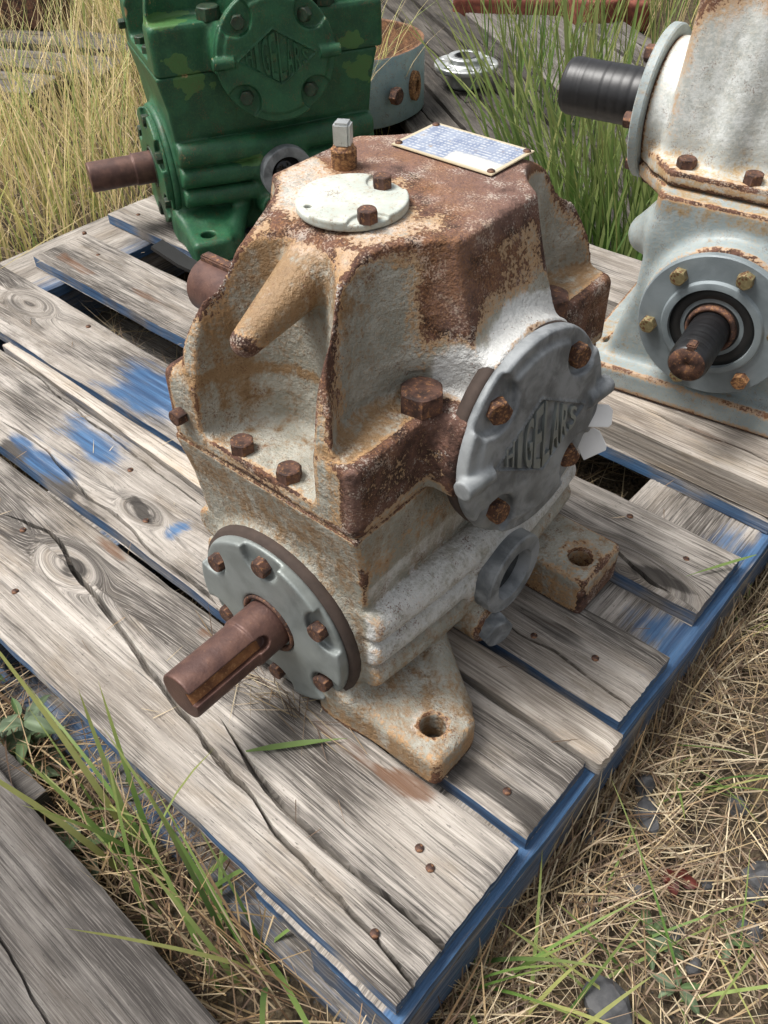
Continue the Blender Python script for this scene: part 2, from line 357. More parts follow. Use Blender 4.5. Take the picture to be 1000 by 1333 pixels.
M['glass'] = mat_flat('dark_glass', (.006, .006, .007), .12, .2)
M['white'] = mat_flat('white_paper', (.74, .735, .72), .6, .10, 60)
M['redrust'] = mat_rust('red_rust', (.10, .028, .018), (.19, .055, .032), (.26, .10, .06), (.7, .95))
M['stone'] = mat_metal('dark_stone', (.030, .031, .034), (.085, .085, .088), .75, 0., 60)
M['grass'] = mat_attr('grass_blades', .55, .38)
M['straw'] = mat_attr('dry_straw', .6, .1)
M['leaf'] = mat_attr('leaf', .5, .2)

# ------------------------------------------------------------------ setting: ground
GZ = -.125
def ground():
    xs = np.concatenate([[-60, -30, -15, -9], np.linspace(-6, 2, 200), [5, 12, 30, 60]]); ys = np.concatenate([[-60, -30, -10, -4], np.linspace(-1.5, 5, 170), [9, 16, 30, 60]])
    X, Y = np.meshgrid(xs, ys, indexing='ij'); P = np.stack([X*6, Y*6, X*0], -1)
    Z = GZ+(fbm(P, 4, 3)-.5)*.03
    V = np.stack([X, Y, Z], -1).reshape(-1, 3); n, k = X.shape
    i = (np.arange(n-1)[:, None]*k+np.arange(k-1)[None]).ravel(); F = np.stack([i, i+k, i+k+1, i+1], 1)
    m = NM('soil'); co = m.coord(); a = m.noise(co, 9, 6, .6); b = m.noise(co, 90, 5, .65); s = m.vor(co, 160)
    c = m.mix(m.step(a, .35, .65), (.045, .034, .025), (.11, .085, .055)); c = m.mix(m.step(b, .45, .7), c, (.17, .13, .08)); c = m.mix(m.step(s, .15, .28, .8, 0.), c, (.06, .058, .056))
    m.out(c, .95, 0., m.bump(m.math('ADD', b, s), .8, .01), .15)
    o = ob('ground', mesh_np('ground', V, F), m.m); tag(o, 'dark soil with stones under the dry grass', None, kind='structure')
ground()

# ------------------------------------------------------------------ wood
def seg_dist(x, y, path):
    d = np.full(x.shape, 9.); 
    for (ax, ay), (bx, by) in zip(path[:-1], path[1:]):
        vx, vy = bx-ax, by-ay; L = vx*vx+vy*vy+1e-12
        t = np.clip(((x-ax)*vx+(y-ay)*vy)/L, 0, 1); d = np.minimum(d, np.hypot(x-ax-t*vx, y-ay-t*vy))
    return d
BN = [0]
def board_mesh(x0, x1, yl, yh, zt, th, cracks=(), knots=(), stains=(), blue_side=0., tone=0., dy=.0022, dx=.008, relief=.0012, warp=.002, endjag=.0009, side_dark=0.):
    """plank along x with its top at zt. yl, yh: numbers or functions of x. cracks: (path, width, depth);
    knots: (x, y, r); stains: (channel, x, y, rx, ry, amount)"""
    BN[0] += 1; s = BN[0]*17
    fl = yl if callable(yl) else (lambda x: np.full(np.shape(x), yl)); fh = yh if callable(yh) else (lambda x: np.full(np.shape(x), yh))
    nx = max(4, int((x1-x0)/dx)); wid = float(np.max(fh(np.array([x0, x1]))-fl(np.array([x0, x1])))); ny = max(5, int(wid/dy))
    t = np.linspace(0, 1, nx+1); q = np.linspace(0, 1, ny+1)
    T, Q = np.meshgrid(t, q, indexing='ij')
    jag = (fbm(np.stack([Q*30, Q*0+s, Q*0], -1), 3, s)-.5)*2*endjag; jag2 = (fbm(np.stack([Q*30, Q*0+s+9, Q*0], -1), 3, s+1)-.5)*2*endjag
    X = x0+jag2*(1-T)+T*(x1-x0+jag-0)
    eb = (fbm(np.stack([X*9, X*0+s, X*0], -1), 4, s+2)-.5)*.006; eb2 = (fbm(np.stack([X*9, X*0+s+5, X*0], -1), 4, s+3)-.5)*.006
    L, H = fl(X)+eb, fh(X)+eb2; Y = L+Q*(H-L)
    deep = np.zeros(Y.shape)
    if len(cracks):                                            # rows of the grid follow every split
        xa = X[:, 0]; info = []
        for ci, (path, wd, dp) in enumerate(cracks):
            pp = sorted(path); yc = np.interp(xa, [p_[0] for p_ in pp], [p_[1] for p_ in pp])
            yc = yc+(fbm(np.stack([xa*24, xa*0+ci, xa*0+s], -1), 4, s+6)-.5)*.008
            on = np.clip((xa-pp[0][0])/.05, 0, 1)*np.clip((pp[-1][0]-xa)/.02+1, 0, 1)
            wv = wd*(.35+.9*fbm(np.stack([xa*16, xa*0+3+ci, xa*0], -1), 3, s+7))*on+2e-5
            info.append((yc.mean(), yc, wv, dp*np.clip(on*1.6, 0, 1)))
        kq, ky, kz = [0.], [L[:, 0]], [0*xa]; prev = L[:, 0]+.002
        for k_, (_, yc, wv, zd) in enumerate(info):
            left = (len(info)-k_)*.006; yc = np.clip(yc, prev+wv+.001, H[:, 0]-left); qc = float(np.mean((yc-L[:, 0])/(H[:, 0]-L[:, 0])))
            qc = max(qc, kq[-1]+.03)
            for o_, f_, dd_ in ((-1, -1, 0), (-.7, -.72, 1), (.7, .72, 1), (1, 1, 0)):
                kq.append(qc+o_*.006); ky.append(yc+f_*wv); kz.append(zd*dd_)
            prev = yc+wv
        kq.append(1.); ky.append(H[:, 0]); kz.append(0*xa); kq = np.array(kq)
        qq = np.unique(np.concatenate([q[np.min(np.abs(q[:, None]-kq[None]), 1) > .0045], kq])); KY, KZ = np.stack(ky, 1), np.stack(kz, 1)
        Y = np.stack([np.interp(qq, kq, KY[r_]) for r_ in range(len(xa))]); isk = np.min(np.abs(qq[:, None]-kq[None]), 1) < 1e-9
        deep = np.stack([np.interp(qq, kq, KZ[r_]) for r_ in range(len(xa))])
        Xn = np.repeat(X[:, :1], Y.shape[1], 1); Xn[0] = np.interp(qq, q, X[0]); Xn[-1] = np.interp(qq, q, X[-1]); X = Xn; L = Y[:, :1]+0*Y; H = Y[:, -1:]+0*Y
    # rounding at the long edges, relief along the grain
    ed = np.minimum(np.minimum(Y-L, H-Y), np.minimum(X-X[0:1], X[-1:]-X)*.7); rnd = -.0028*np.clip(1-ed/.005, 0, 1)**2
    G = np.stack([X*7, Y*230, X*0+s], -1); Z = zt+rnd+(fbm(G, 3, s+4)-.55)*2*relief+(fbm(np.stack([X*3, Y*10, X*0], -1), 2, s+5)-.5)*2*warp
    Z -= deep
    gx, gy = X.copy()+s*.37, Y.copy()+s*.11
    st = np.zeros(X.shape+(3,))
    for kx, ky, kr in knots:
        dx_, dy_ = (X-kx)/2.2, Y-ky; rr = np.hypot(dx_, dy_)
        k = np.exp(-(rr/(kr*2.2))**2); ring = np.exp(-(rr/kr)**4)*.6
        gy = gy+np.sign(dy_)*k*kr*1.2*np.exp(-np.abs(dy_)/(kr*1.5))*.9
        gy = gy*(1-ring)+ring*(rr*1.6+s*.11); gx = gx*(1-ring)+ring*(s*.37)
        st[..., 2] += .55*np.exp(-(rr/(kr*.55))**2); Z += .0012*k
    for ch, sx, sy, rx, ry, am in stains:
        nn = fbm(np.stack([X*22, Y*70, X*0+ch], -1), 5, s+8)-.5
        dd = np.sqrt(((X-sx)/rx)**2+((Y-sy)/ry)**2); st[..., ch] += am*(np.clip(1.45-dd*1.15+nn*2.4, 0, 1) if ch else np.clip(1.25-dd*.95+nn*1.1, 0, 1)*.85)
    gzv = np.full(X.shape, s*.7)
    n1, n2 = X.shape; V = np.stack([X, Y, Z], -1).reshape(-1, 3); GC = np.stack([gx, gy, gzv], -1).reshape(-1, 3); ST = st.reshape(-1, 3)
    i = (np.arange(n1-1)[:, None]*n2+np.arange(n2-1)[None]).ravel(); F = [np.stack([i, i+n2, i+n2+1, i+1], 1)]
    # sides
    loop = np.concatenate([np.arange(n1)*n2, (n1-1)*n2+np.arange(1, n2), (np.arange(n1-2, -1, -1))*n2+n2-1, np.arange(n2-2, 0, -1)])
    P = V[loop]; base = len(V); m_ = len(loop); rows = []
    bvar = blue_side*np.clip(.05+1.5*fbm(np.stack([P[:, 0]*22, P[:, 1]*22, P[:, 0]*0], -1), 4, s+9), 0, 1) if blue_side else np.zeros(m_)
    for zz in (None, .5, 1.):
        q_ = P.copy()
        if zz is not None: q_[:, 2] = (zt-.0015)-(th-.0015)*zz
        rows.append(q_)
    for r_, q_ in enumerate(rows):
        V = np.concatenate([V, q_]); GC = np.concatenate([GC, np.c_[q_[:, 0]+s*.37, q_[:, 2]*1.3+q_[:, 1]*.0+s*.21, q_[:, 1]*.2]])
        z3 = np.zeros((m_, 3)); z3[:, 0] = bvar; z3[:, 2] = side_dark; ST = np.concatenate([ST, z3])
    for r_ in range(2):
        a = base+r_*m_+np.arange(m_); b = base+r_*m_+(np.arange(m_)+1) % m_; F.append(np.stack([b, a, a+m_, b+m_], 1))
    # underside
    b4 = len(V); Vb = np.array([[x0, float(fl(np.array(x0))), zt-th], [x1, float(fl(np.array(x1))), zt-th], [x1, float(fh(np.array(x1))), zt-th], [x0, float(fh(np.array(x0))), zt-th]])
    V = np.concatenate([V, Vb]); GC = np.concatenate([GC, Vb]); ST = np.concatenate([ST, np.zeros((4, 3))]); F.append(np.array([[b4+3, b4+2, b4+1, b4]]))
    F = np.concatenate(F)
    return sharp(mesh_np('plank', V, F, True, {'gco': ('FLOAT_VECTOR', GC), 'stain': ('FLOAT_COLOR', ST), 'tone': ('FLOAT', np.full(len(V), tone))}), 50)
NAIL = lathe('nail', [(.0034, -.004), (.0038, .0005), (.0033, .0012), (.0001, .0017)], 14)
def nails(board, pts, z=.0):
    for x, y in pts: ob('nail', NAIL, M['rust'], board, (x, y, z+.0002), (random.uniform(-.12, .12), random.uniform(-.12, .12), 0))
def P2(*pts, z=0.): return [tuple(px(x, y, z)[:2]) for x, y in pts]
def ST(ch, pxy, rx, ry, am, z=0.):
    p = px(*pxy, z); return (ch, p[0], p[1], rx, ry, am)

def main_pallet():
    t = thing('wooden_pallet', 'large weathered wooden pallet with flaking blue edges carrying the rusty gearbox', 'pallet', (0, 0, 0))
    DT = .020
    # front board, split twice along its length
    c1 = P2((0, 668), (65, 692), (110, 762), (150, 815), (220, 905), (270, 970), (360, 1080), (450, 1180), (538, 1278))
    c2 = P2((285, 930), (330, 1000), (360, 1035), (415, 1095), (500, 1160), (573, 1228))
    c3 = P2((0, 700), (40, 740), (80, 800))
    b = board_mesh(-1.255, 0, 0, .155, 0, DT, [(c1, .0030, .016), (c2, .0042, .018)], [(px(90, 735)[0], px(90, 735)[1], .022)],
        [ST(1, (530, 1030), .035, .016, 1.3), ST(1, (440, 960), .05, .007, .6), ST(1, (150, 715), .035, .008, .8), ST(1, (265, 825), .012, .007, .8), ST(2, (60, 690), .05, .02, .5), ST(2, (100, 740), .022, .012, .9), ST(2, (600, 1090), .05, .02, .35), ST(2, (250, 790), .12, .006, .7), ST(2, (330, 900), .03, .015, .45), ST(0, (275, 1075), .03, .008, .25)],
        .95, -.10, dy=.0016, dx=.006)
    o = ob('deck_board', b, M['wood'], t); o['label'] = 'wide grey front board split along its length'
    nails(o, P2((488, 1215), (546, 1104), (560, 1130), (20, 770), (30, 690)))
    y3 = lambda x: .266+np.clip(-(np.asarray(x)+.25)/.75, 0, 1.2)*.031
    b = board_mesh(-1.25, 0, .168, lambda x: y3(x)-.006, 0, DT, [(P2((0, 545), (60, 585), (110, 640), (170, 690), (260, 780)), .0025, .010), (P2((10, 455), (85, 523), (250, 650)), .002, .006)], [(px(185, 665)[0], px(185, 665)[1], .014)],
        [ST(0, (62, 600), .055, .024, 1.15), ST(0, (120, 575), .080, .026, 1.25), ST(0, (30, 570), .025, .014, 1.0), ST(0, (230, 690), .014, .02, 1.2), ST(0, (155, 540), .06, .006, 1.3), ST(1, (65, 585), .016, .012, .7), ST(2, (70, 625), .22, .014, .95), ST(2, (20, 500), .12, .02, .6), ST(2, (150, 640), .12, .01, .6), ST(2, (680, 1060), .09, .018, .95), ST(2, (185, 665), .02, .012, .8), ST(0, (640, 1055), .02, .004, .5)], .95, .08)
    o = ob('deck_board', b, M['wood'], t); nails(o, P2((660, 1030), (170, 612), (190, 678)))
    b = board_mesh(-1.0, .012, y3, .306, .002, DT, [], [], [ST(2, (640, 905), .02, .006, .6)], .5, -.25, endjag=.003)
    o = ob('deck_board', b, M['woodpale'], t); o['label'] = 'narrow pale splintered board'
    b = board_mesh(-1.25, .002, .3155, lambda x: .414+np.clip(-(np.asarray(x)+.4)*.018, 0, .02), 0, DT, [(P2((640, 800), (720, 850), (800, 905)), .0016, .006)], [(px(40, 395)[0], px(40, 395)[1], .02)],
        [ST(0, (205, 510), .10, .06, 1.2), ST(1, (190, 470), .035, .04, .35), ST(2, (30, 410), .10, .02, .6), ST(0, (833, 877), .006, .005, .75), ST(2, (700, 800), .06, .03, .3), ST(2, (740, 830), .12, .012, .5), ST(1, (700, 810), .03, .02, .5)], .95, .08)
    o = ob('deck_board', b, M['wood'], t); nails(o, P2((775, 857), (115, 425), (695, 828)))
    b = board_mesh(-1.20, -.003, .476, .584, 0, DT, [(P2((720, 690), (800, 715), (850, 760)), .003, .010)], [(px(812, 742)[0], px(812, 742)[1], .030)],
        [ST(1, (100, 345), .10, .012, .8), ST(1, (190, 385), .06, .01, .7), ST(2, (860, 755), .03, .012, 1.0), ST(2, (800, 700), .10, .02, .3), ST(2, (830, 770), .03, .01, .6)], .95, .05)
    o = ob('deck_board', b, M['wood'], t); o['label'] = 'board with a large oval knot'; nails(o, P2((893, 728), (820, 672), (110, 303), (128, 332)))
    for k, (y0, y1, xl) in enumerate([(.655, .762, -1.235), (.80, .905, -1.25), (.945, 1.065, -1.25)]):
        b = board_mesh(xl, 0, y0, y1, 0, DT, [], [], [ST(1, (190, 320), .06, .01, .4), ST(2, (230, 300), .08, .02, .4)], .95, .05, dy=.003, dx=.012)
        o = ob('deck_board', b, M['wood'], t); nails(o, [(xl+.05, y0+.03), (xl+.07, y1-.03), (-.06, y0+.03)])
    # cross boards under the deck, runners below
    for x0, x1 in ((-.148, .008), (-.70, -.56), (-1.268, -1.12)):
        yb = board_mesh(0-.004, 1.07, -x1, -x0, -DT-.0005, .020, [], [], [(0, .62, .03, .05, .035, .9), (0, .45, .02, .04, .05, 1.), (0, .25, .0, .3, .014, 1.2), (0, .62, -.002, .9, .010, 1.3), (2, .63, .08, .05, .05, .4)] if x1 > 0 else [(0, .5, -x1, .8, .05, .8)], 1.0, .05, dy=.003, dx=.012)
        ob('cross_board', yb, M['wood'], t, rot=(0, 0, R(90)))
        rb = board_mesh(.0, 1.066, -x1+.002, -x0-.055, -.0415, .064, [], [], [(0, .4, .03, 1.2, .2, .5)], .75, .2, dy=.006, dx=.012)
        ob('runner', rb, M['wood'], t, rot=(0, 0, R(90)))
    for y0, y1 in ((-.012, .085), (.46, .55), (.97, 1.06)):
        ob('bottom_board', board_mesh(-1.25, .0, y0, y1, -.106, .018, [], [], [(0, -.2, y0, .5, .04, .55), (0, -.6, y0+.02, .3, .04, .5), (1, -.25, y0+.05, .2, .03, .8), (2, -.5, y0+.05, .6, .04, .5)], .7, .45, dy=.004, dx=.012), M['wood'], t)
main_pallet()

def loose_planks():
    # the neighbouring pallet at the lower left
    t = thing('wooden_pallet', 'grey weathered pallet board beside the blue pallet across a grassy gap', 'pallet', (0, 0, -.03))
    b = board_mesh(-1.3, .25, -.32, lambda x: -.083-.02*(np.asarray(x)+.25), 0, .024, [([(-.9, -.21), (-.4, -.152), (-.2, -.17), (.1, -.2)], .0016, .006)], [], [(2, -.45, -.25, .3, .08, .45), (2, -.15, -.14, .1, .03, .3)], 0, .12, dy=.0022)
    o = ob('deck_board', b, M['woodgrey'], t)
    b = board_mesh(-1.3, .25, -.50, -.335, 0, .024, [], [], [], 0, .2, dy=.004); ob('deck_board', b, M['woodgrey'], t)
    for x in (-1.1, -.42, .2): ob('runner', board_mesh(.06, .50, x-.04, x+.04, -.024, .071, tone=.3, dy=.006, dx=.02), M['woodgrey'], t, rot=(0, 0, R(-90)))
    # thick plank under the grey gearbox
    b = board_mesh(-.62, .13, .657, .80, .040, .0395, [([(-.21, .70), (-.13, .694), (-.06, .70), (.05, .69)], .0022, .008)], [], [(1, -.1, .70, .06, .01, .6), (2, -.1, .662, .8, .012, .5)], 0., -.05, side_dark=.55, dy=.002)
    o = ob('timber_plank', b, M['woodpale']); tag(o, 'thick cracked timber plank under the foot of the pale grey gearbox', 'plank')
    b = board_mesh(-.62, .13, .90, 1.03, .040, .0395, tone=.1, dy=.004)
    o = ob('timber_plank', b, M['wood']); tag(o, 'timber plank under the rear of the pale grey gearbox', 'plank')
    # old dark pallet behind
    t = thing('wooden_pallet', 'old dark grey pallet behind the gearboxes carrying a blue drum', 'pallet', (0, 0, -.08), R(-34))
    d = np.array([math.cos(R(-34)), math.sin(R(-34))]); nv = np.array([-d[1], d[0]])
    for k, (n0, n1, mt, tone) in enumerate([(.545, .66, 'wooddark', -.1), (.672, .765, 'wooddark', .2), (.775, .86, 'wooddark', .1), (.875, .965, 'wooddark', .25), (.98, 1.25, 'woodgrey', -.05), (1.27, 1.4, 'woodgrey', .1)]):
        b = board_mesh(-3.0, -1.06, n0, n1, 0, .024, [([(-2.6, (n0+n1)/2), (-1.2, (n0+n1)/2+.01)], .003, .012)], [], [], 0, tone, dy=.004, dx=.014, relief=.0025)
        ob('deck_board', b, M[mt], t)
    for xx in (-2.9, -2.0, -1.2): ob('runner', board_mesh(.55, 1.4, -xx-.04, -xx+.04, -.024, .03, tone=.3, dy=.006, dx=.02), M['wooddark'], t, rot=(0, 0, R(90)))
loose_planks()

# ------------------------------------------------------------------ worm gearbox (local: u right, v back, z up; input shaft towards -v)
ZS, ZIN, CV, CZ, LB = .247, .090, .170, .266, .355
def upper_sdf(u, v, z):
    au = np.abs(u); vc = np.abs(v-LB/2)                       # symmetric about the middle
    sup = ((vc/.173)**3+(np.maximum(z-ZS, 0)/.187)**3)**(1/3)
    dome = (sup-1)*.165
    wz = np.interp(z, [.24, .312, .427], [.1005, .099, .086]).astype(np.float32)
    dome = smax(dome, au-wz, .012)
    flange = box2(u, v, z, -.1015, .1015, .004, LB-.004, ZS-.01, .312, .009)
    web = smax(smax(np.abs(v-LB/2)-.060, au-np.interp(z, [.25, .30, .427], [.128, .124, .084]).astype(np.float32), .01), np.maximum(z-.43, ZS-.01-z), .006)
    s = smax(smin(smin(dome, flange, .004), web, .010), z-.427, .006)
    s = smin(s, smax(cyl(v, z, au, CV, CZ, .088, .080, .128, .004), z-.42, .004), .010)
    rz = .070+.14*np.maximum(z-.34, 0)
    vb = LB/2-vc                                               # distance from the nearer end
    corner = np.sqrt((au-.1285)**2+(vb-.058)**2)-rz
    corner = smax(corner, .312-z, .008)
    s = smax(s, -corner, .003)
    fp = (np.sqrt((u*1.27)**2+(vb+.012)**2)-(.080+.14*np.maximum(z-.35, 0)))*.85; fp = smax(fp, .262-z, .010)
    s = smax(s, -fp, .003)
    tp = (z-.4265+(.094-v)*.44)*.915
    lug = smax(rcone(u, v, z, (0, .082, .398), (0, .0115, .3715), .0225, .0110), tp, .008)
    s = smax(smin(s, lug, .006), z-.427, .004)
    s = smax(s, ZS-z, .004)
    for bu, bv in ((.088, .093), (.088, LB-.093)): s = smax(s, -cyl(au, v, z, bu, bv, .0185, .3115, .33), .001)
    return s
def lower_sdf(u, v, z):
    au = np.abs(u); vc = np.abs(v-.172)
    wz = np.interp(z, [0, .06, .13, .16, ZS], [.084, .086, .089, .096, .1015]).astype(np.float32)
    vz = np.interp(z, [0, .15, .20, ZS], [.156, .156, .160, .1695]).astype(np.float32)
    s = smax(smax(au-wz, vc-vz, .005), z-ZS, .003)
    s = smin(s, cyl(u, z, v, 0, ZIN, .090, .006, .34, .006), .014)
    bul = .014*np.sin(np.clip((v-.0)/.344, 0, 1)*np.pi)
    env = np.maximum(vc-.150, 0)
    for zz, uu, rr in ((.136, .092, .0180), (.101, .091, .0160), (.069, .091, .0145)):
        rid = smax(np.sqrt((au-uu-bul*(u > 0))**2+(z-zz)**2)-rr, vc-.1575, .006); s = smin(s, rid, .002)
    # base and feet
    s = smin(s, box2(u, v, z, -.088, .088, .004, .315, 0, .034, .006), .012)
    ff = box(au, v, z, (.120, .034, .010), (.064, .034, .026), .009)
    ff = smax(ff, ((au-.12)*.35+(v-.034))*.94-.050, .02)
    s = smin(s, np.where(u > 0, ff, .05), .012)
    s = smin(s, rcone(u, v, z, (.082, .112, .048), (.158, .064, .020), .015, .012), .012)
    s = smin(s, rcone(u, v, z, (.080, .045, .034), (.145, .036, .012), .014, .014), .010)
    wd = smax(smax((z-.046+(u-.085)*.35)*.94, np.abs(v-.052)-(.056-.35*np.maximum(u-.085, 0)), .008), np.maximum(.05-u, u-.165), .006); s = smin(s, wd, .010)
    rf = box(u, v, z, (.130, .280, .012), (.048, .037, .036), .006); s = smin(s, rf, .012)
    s = smin(s, cyl(v, z, au, .172, .097, .044, .07, .122, .006), .010)
    s = smin(s, cyl(v, z, u, .147, .045, .021, .06, .133, .004), .010)
    s = smax(s, -z, .002)
    for hv, hu in ((.030, .156), (.276, .153)): s = smax(s, -cyl(au, v, z, hu, hv, .0115, -.05, .08), .002)
    s = smax(s, -cyl(au, v, z, .153, .276, .017, .0455, .09), .002)
    return s
def gauss(V, c, r): return np.exp(-(((V-np.array(c))/np.array(r))**2).sum(1))
def upper_wear(V):
    u, v, z = V.T; a = np.zeros((len(V), 3))
    top = np.clip((z-.405)/.018, 0, 1)
    nn = fbm(V*22, 3, 5)-.5; n2 = fbm(V*60, 3, 6)-.5
    rear = np.clip((v-.150+nn*.12+(u)*.25)/.05, 0, 1)*top
    a[:, 0] += .95*rear+top*.22
    a[:, 1] += top*(1-rear)*.34; a[:, 2] += top*(1-rear)*.62; a[:, 0] += top*(1-rear)*.16
    web = np.clip((np.abs(u)-.065)/.02, 0, 1)*np.clip((v-.10)/.02, 0, 1)*np.clip((.27-v)/.02, 0, 1)
    a[:, 0] += web*np.clip((z-.345+nn*.06)/.035, 0, 1)*(1-top)*.62
    lowweb = web*np.clip((.365-z+nn*.05)/.02, 0, 1)*np.clip((z-.255)/.02, 0, 1)
    a[:, 2] += lowweb*1.1; a[:, 0] -= lowweb*.45
    a[:, 0] += .70*gauss(V, (.085, .118, .37), (.035, .026, .07))+.45*np.exp(-((v-.078)/.014)**2)*top*np.clip(1-np.abs(u+.01)/.09, 0, 1)+.9*gauss(V, (0, .003, .366), (.016, .010, .012))
    pad = np.clip((z-.250)/.01, 0, 1)*np.clip((.322-z)/.008, 0, 1)*np.clip((np.abs(u)-.085)/.012, 0, 1)*(np.clip((.13-v)/.02, 0, 1)+np.clip((v-.25)/.02, 0, 1))
    a[:, 0] += pad*.78
    padf = np.clip((.314-z)/.004, 0, 1)*np.clip((.012-v)/.005, 0, 1)*np.clip((u-.055)/.03, 0, 1); a[:, 0] += padf*.45; a[:, 1] += padf*.3
    pt = np.clip((z-.305)/.005, 0, 1)*np.clip((.32-z)/.005, 0, 1); a[:, 1] += pt*.45
    a[:, 1] += .45*gauss(V, (0, .03, .385), (.04, .05, .035))+.35*np.clip((z-.37)/.03, 0, 1)*np.clip((.09-v)/.03, 0, 1); a[:, 2] += .35*gauss(V, (0, .03, .40), (.05, .05, .03))
    a[:, 0] += .5*gauss(V, (0, .008, .362), (.02, .014, .012))+.4*gauss(V, (.062, .03, .335), (.014, .02, .05))
    a[:, 1] += .5*gauss(V, (-.06, .04, .32), (.03, .03, .06))
    a[:, 0] += .42*gauss(V, (0, .004, .255), (.05, .01, .012))
    a[:, 2] += .55*gauss(V, (.06, .1, .42), (.035, .03, .02))*0+.35*gauss(V, (0, .035, .30), (.03, .03, .03))
    a[:, 1] += .15; a[:, 0] -= .02
    return a
def lower_wear_highlights(V):
    u, v, z = V.T; a = np.zeros((len(V), 3)); nn = fbm(V*18, 3, 8)-.5
    a[:, 0] += .42*gauss(V, (.1, .09, .205), (.02, .09, .022))+.25*gauss(V, (.1, .03, .19), (.02, .02, .02))
    a[:, 1] += .25+.4*np.clip((.05-z)/.04, 0, 1)+.3*gauss(V, (0, .015, .21), (.12, .02, .03))
    a[:, 2] += .62*np.clip((u-.088)/.01, 0, 1)*np.clip((z-.06)/.03, 0, 1)*np.clip((.20-z)/.02, 0, 1)+.5*gauss(V, (.15, .025, .036), (.03, .03, .01))+.4*gauss(V, (.14, .28, .048), (.03, .025, .01))  # white along the side rolls imitates their highlights in the colour
    a[:, 0] += .55*np.clip((v-.235)/.01, 0, 1)*np.clip((.042-z)/.01, 0, 1)+.36*np.clip((u-.172)/.008, 0, 1)*np.clip((.03-z)/.01, 0, 1)+.5*gauss(V, (.153, .276, .046), (.026, .026, .008))
    a[:, 0] += .5*gauss(V, (.10, .147, .045), (.04, .03, .03))*.8
    return a
def green_wear(w, V):
    a = np.zeros((len(V), 3)); u, v, z = V.T
    a[:, 1] = -.25+.3*gauss(V, (.10, .05, .235), (.03, .045, .035))+.4*gauss(V, (.11, .30, .235), (.03, .05, .05))
    nn = fbm(V*70, 4, 77)-.5
    for c, r in (((.10, .052, .238), (.03, .026, .022)), ((.10, .036, .262), (.03, .018, .014)), ((.08, .03, .314), (.05, .04, .008)), ((.115, .31, .225), (.03, .03, .03)), ((.115, .30, .26), (.03, .02, .02)), ((.12, .12, .118), (.02, .03, .01)), ((.12, .15, .10), (.02, .03, .008)), ((.115, .20, .06), (.03, .05, .01)), ((.115, .10, .185), (.02, .012, .006))):
        a[:, 2] = np.maximum(a[:, 2], np.clip((gauss(V, c, r)+nn*1.3-.42)*9, 0, 1)*.95)
    a[:, 0] = .35*np.clip((fbm(V*45, 3, 78)-.66)*9, 0, 1)
    return a
UP = sdf_mesh('upper_housing', upper_sdf, (-.14, -.004, .24), (.14, .36, .43), .0019, upper_wear)
LO = sdf_mesh('lower_housing', lower_sdf, (-.125, -.002, 0), (.19, .345, .25), .0022, lower_wear_highlights)
def green_copy(me):
    g = me.copy(); V = np.empty(len(g.vertices)*3, np.float32); g.vertices.foreach_get('co', V); V = V.reshape(-1, 3).astype(float)
    c = np.ones((len(V), 4), np.float32); c[:, :3] = green_wear(None, V); g.attributes['wear'].data.foreach_set('color', c.ravel()); g.materials.clear(); return g
FB = [(.071*math.cos(R(30+60*k)), .071*math.sin(R(30+60*k))) for k in range(6)]
def in_flange_sdf(u, v, z):                                  # disc, front at v=-.010
    r = np.sqrt(u**2+(z-ZIN)**2)
    s = cyl(u, z, v, 0, ZIN, .087, -.0095, .002, .002)
    for a, b in FB:                                           # pocket round every bolt, open to the rim
        k = 1.15; d = np.sqrt((u-a*k)**2+(z-ZIN-b*k)**2)-.0215
        s = smax(s, -smax(d, v+.0030, .002), .002)
    s = smax(s, -cyl(u, z, v, 0, ZIN, .031, -.03, -.0065), .0015)
    return s
IF = sdf_mesh('input_flange', in_flange_sdf, (-.09, -.012, 0), (.09, .004, .18), .0016)
CB = [(.068*math.cos(R(45+90*k)), .068*math.sin(R(45+90*k))) for k in range(4)]
def cover_sdf(x, v, z):                                       # disc with its face at x=.014, centre v=z=0
    s = cyl(v, z, x, 0, 0, .0865, 0, .012, .003)
    s = smin(s, cyl(v, z, x, 0, 0, .0755, .004, .0150, .004), .003)
    for a, b in CB:
        d = np.sqrt((v-a*1.12)**2+(z-b*1.12)**2)-.0235; s = smax(s, -smax(d, .0075-x, .003), .003)
    for sg in (-1, 1):
        s = smin(s, np.maximum(np.sqrt((x-.0125)**2+z**2)-.0085, np.abs(v-sg*.077)-.0155), .003)
    # diamond: sunk panel with a raised border
    dm = (np.abs(v+z*.10)*.035+np.abs(z)*.056)/np.sqrt(.035**2+.056**2)-.035*.056/np.sqrt(.035**2+.056**2)
    s = smin(s, np.maximum(np.abs(dm)-.0012, np.abs(x-.014)-.0030), .001)
    s = smax(s, -np.maximum(dm, .0135-x), .001)
    return s
CO = sdf_mesh('side_cover', cover_sdf, (-.001, -.1, -.1), (.022, .1, .1), .0014)
def shaft_sdf(u, v, z):
    s = smin(cyl(u, z, v, 0, 0, .0226, -.110, .01, .0016), cyl(u, z, v, 0, 0, .0243, -.040, .01, .001), .0008)
    c, q = math.cos(R(30)), math.sin(R(30)); p_, n_ = u*-q+z*c, u*c+z*q
    slot = box2(p_, v, n_, -.0062, .0062, -.15, -.033, .0140, .05); slot = smin(slot, cyl(p_, v, n_, 0, -.033, .0062, .0140, .05), .0001)
    return smax(s, -slot, .0008)
KWF = bx_mesh('keyway_floor', -.0060, .0060, -.1095, -.034, .0136, .0146, .0)
SH = sdf_mesh('input_shaft', shaft_sdf, (-.027, -.114, -.027), (.027, .012, .027), .0011)
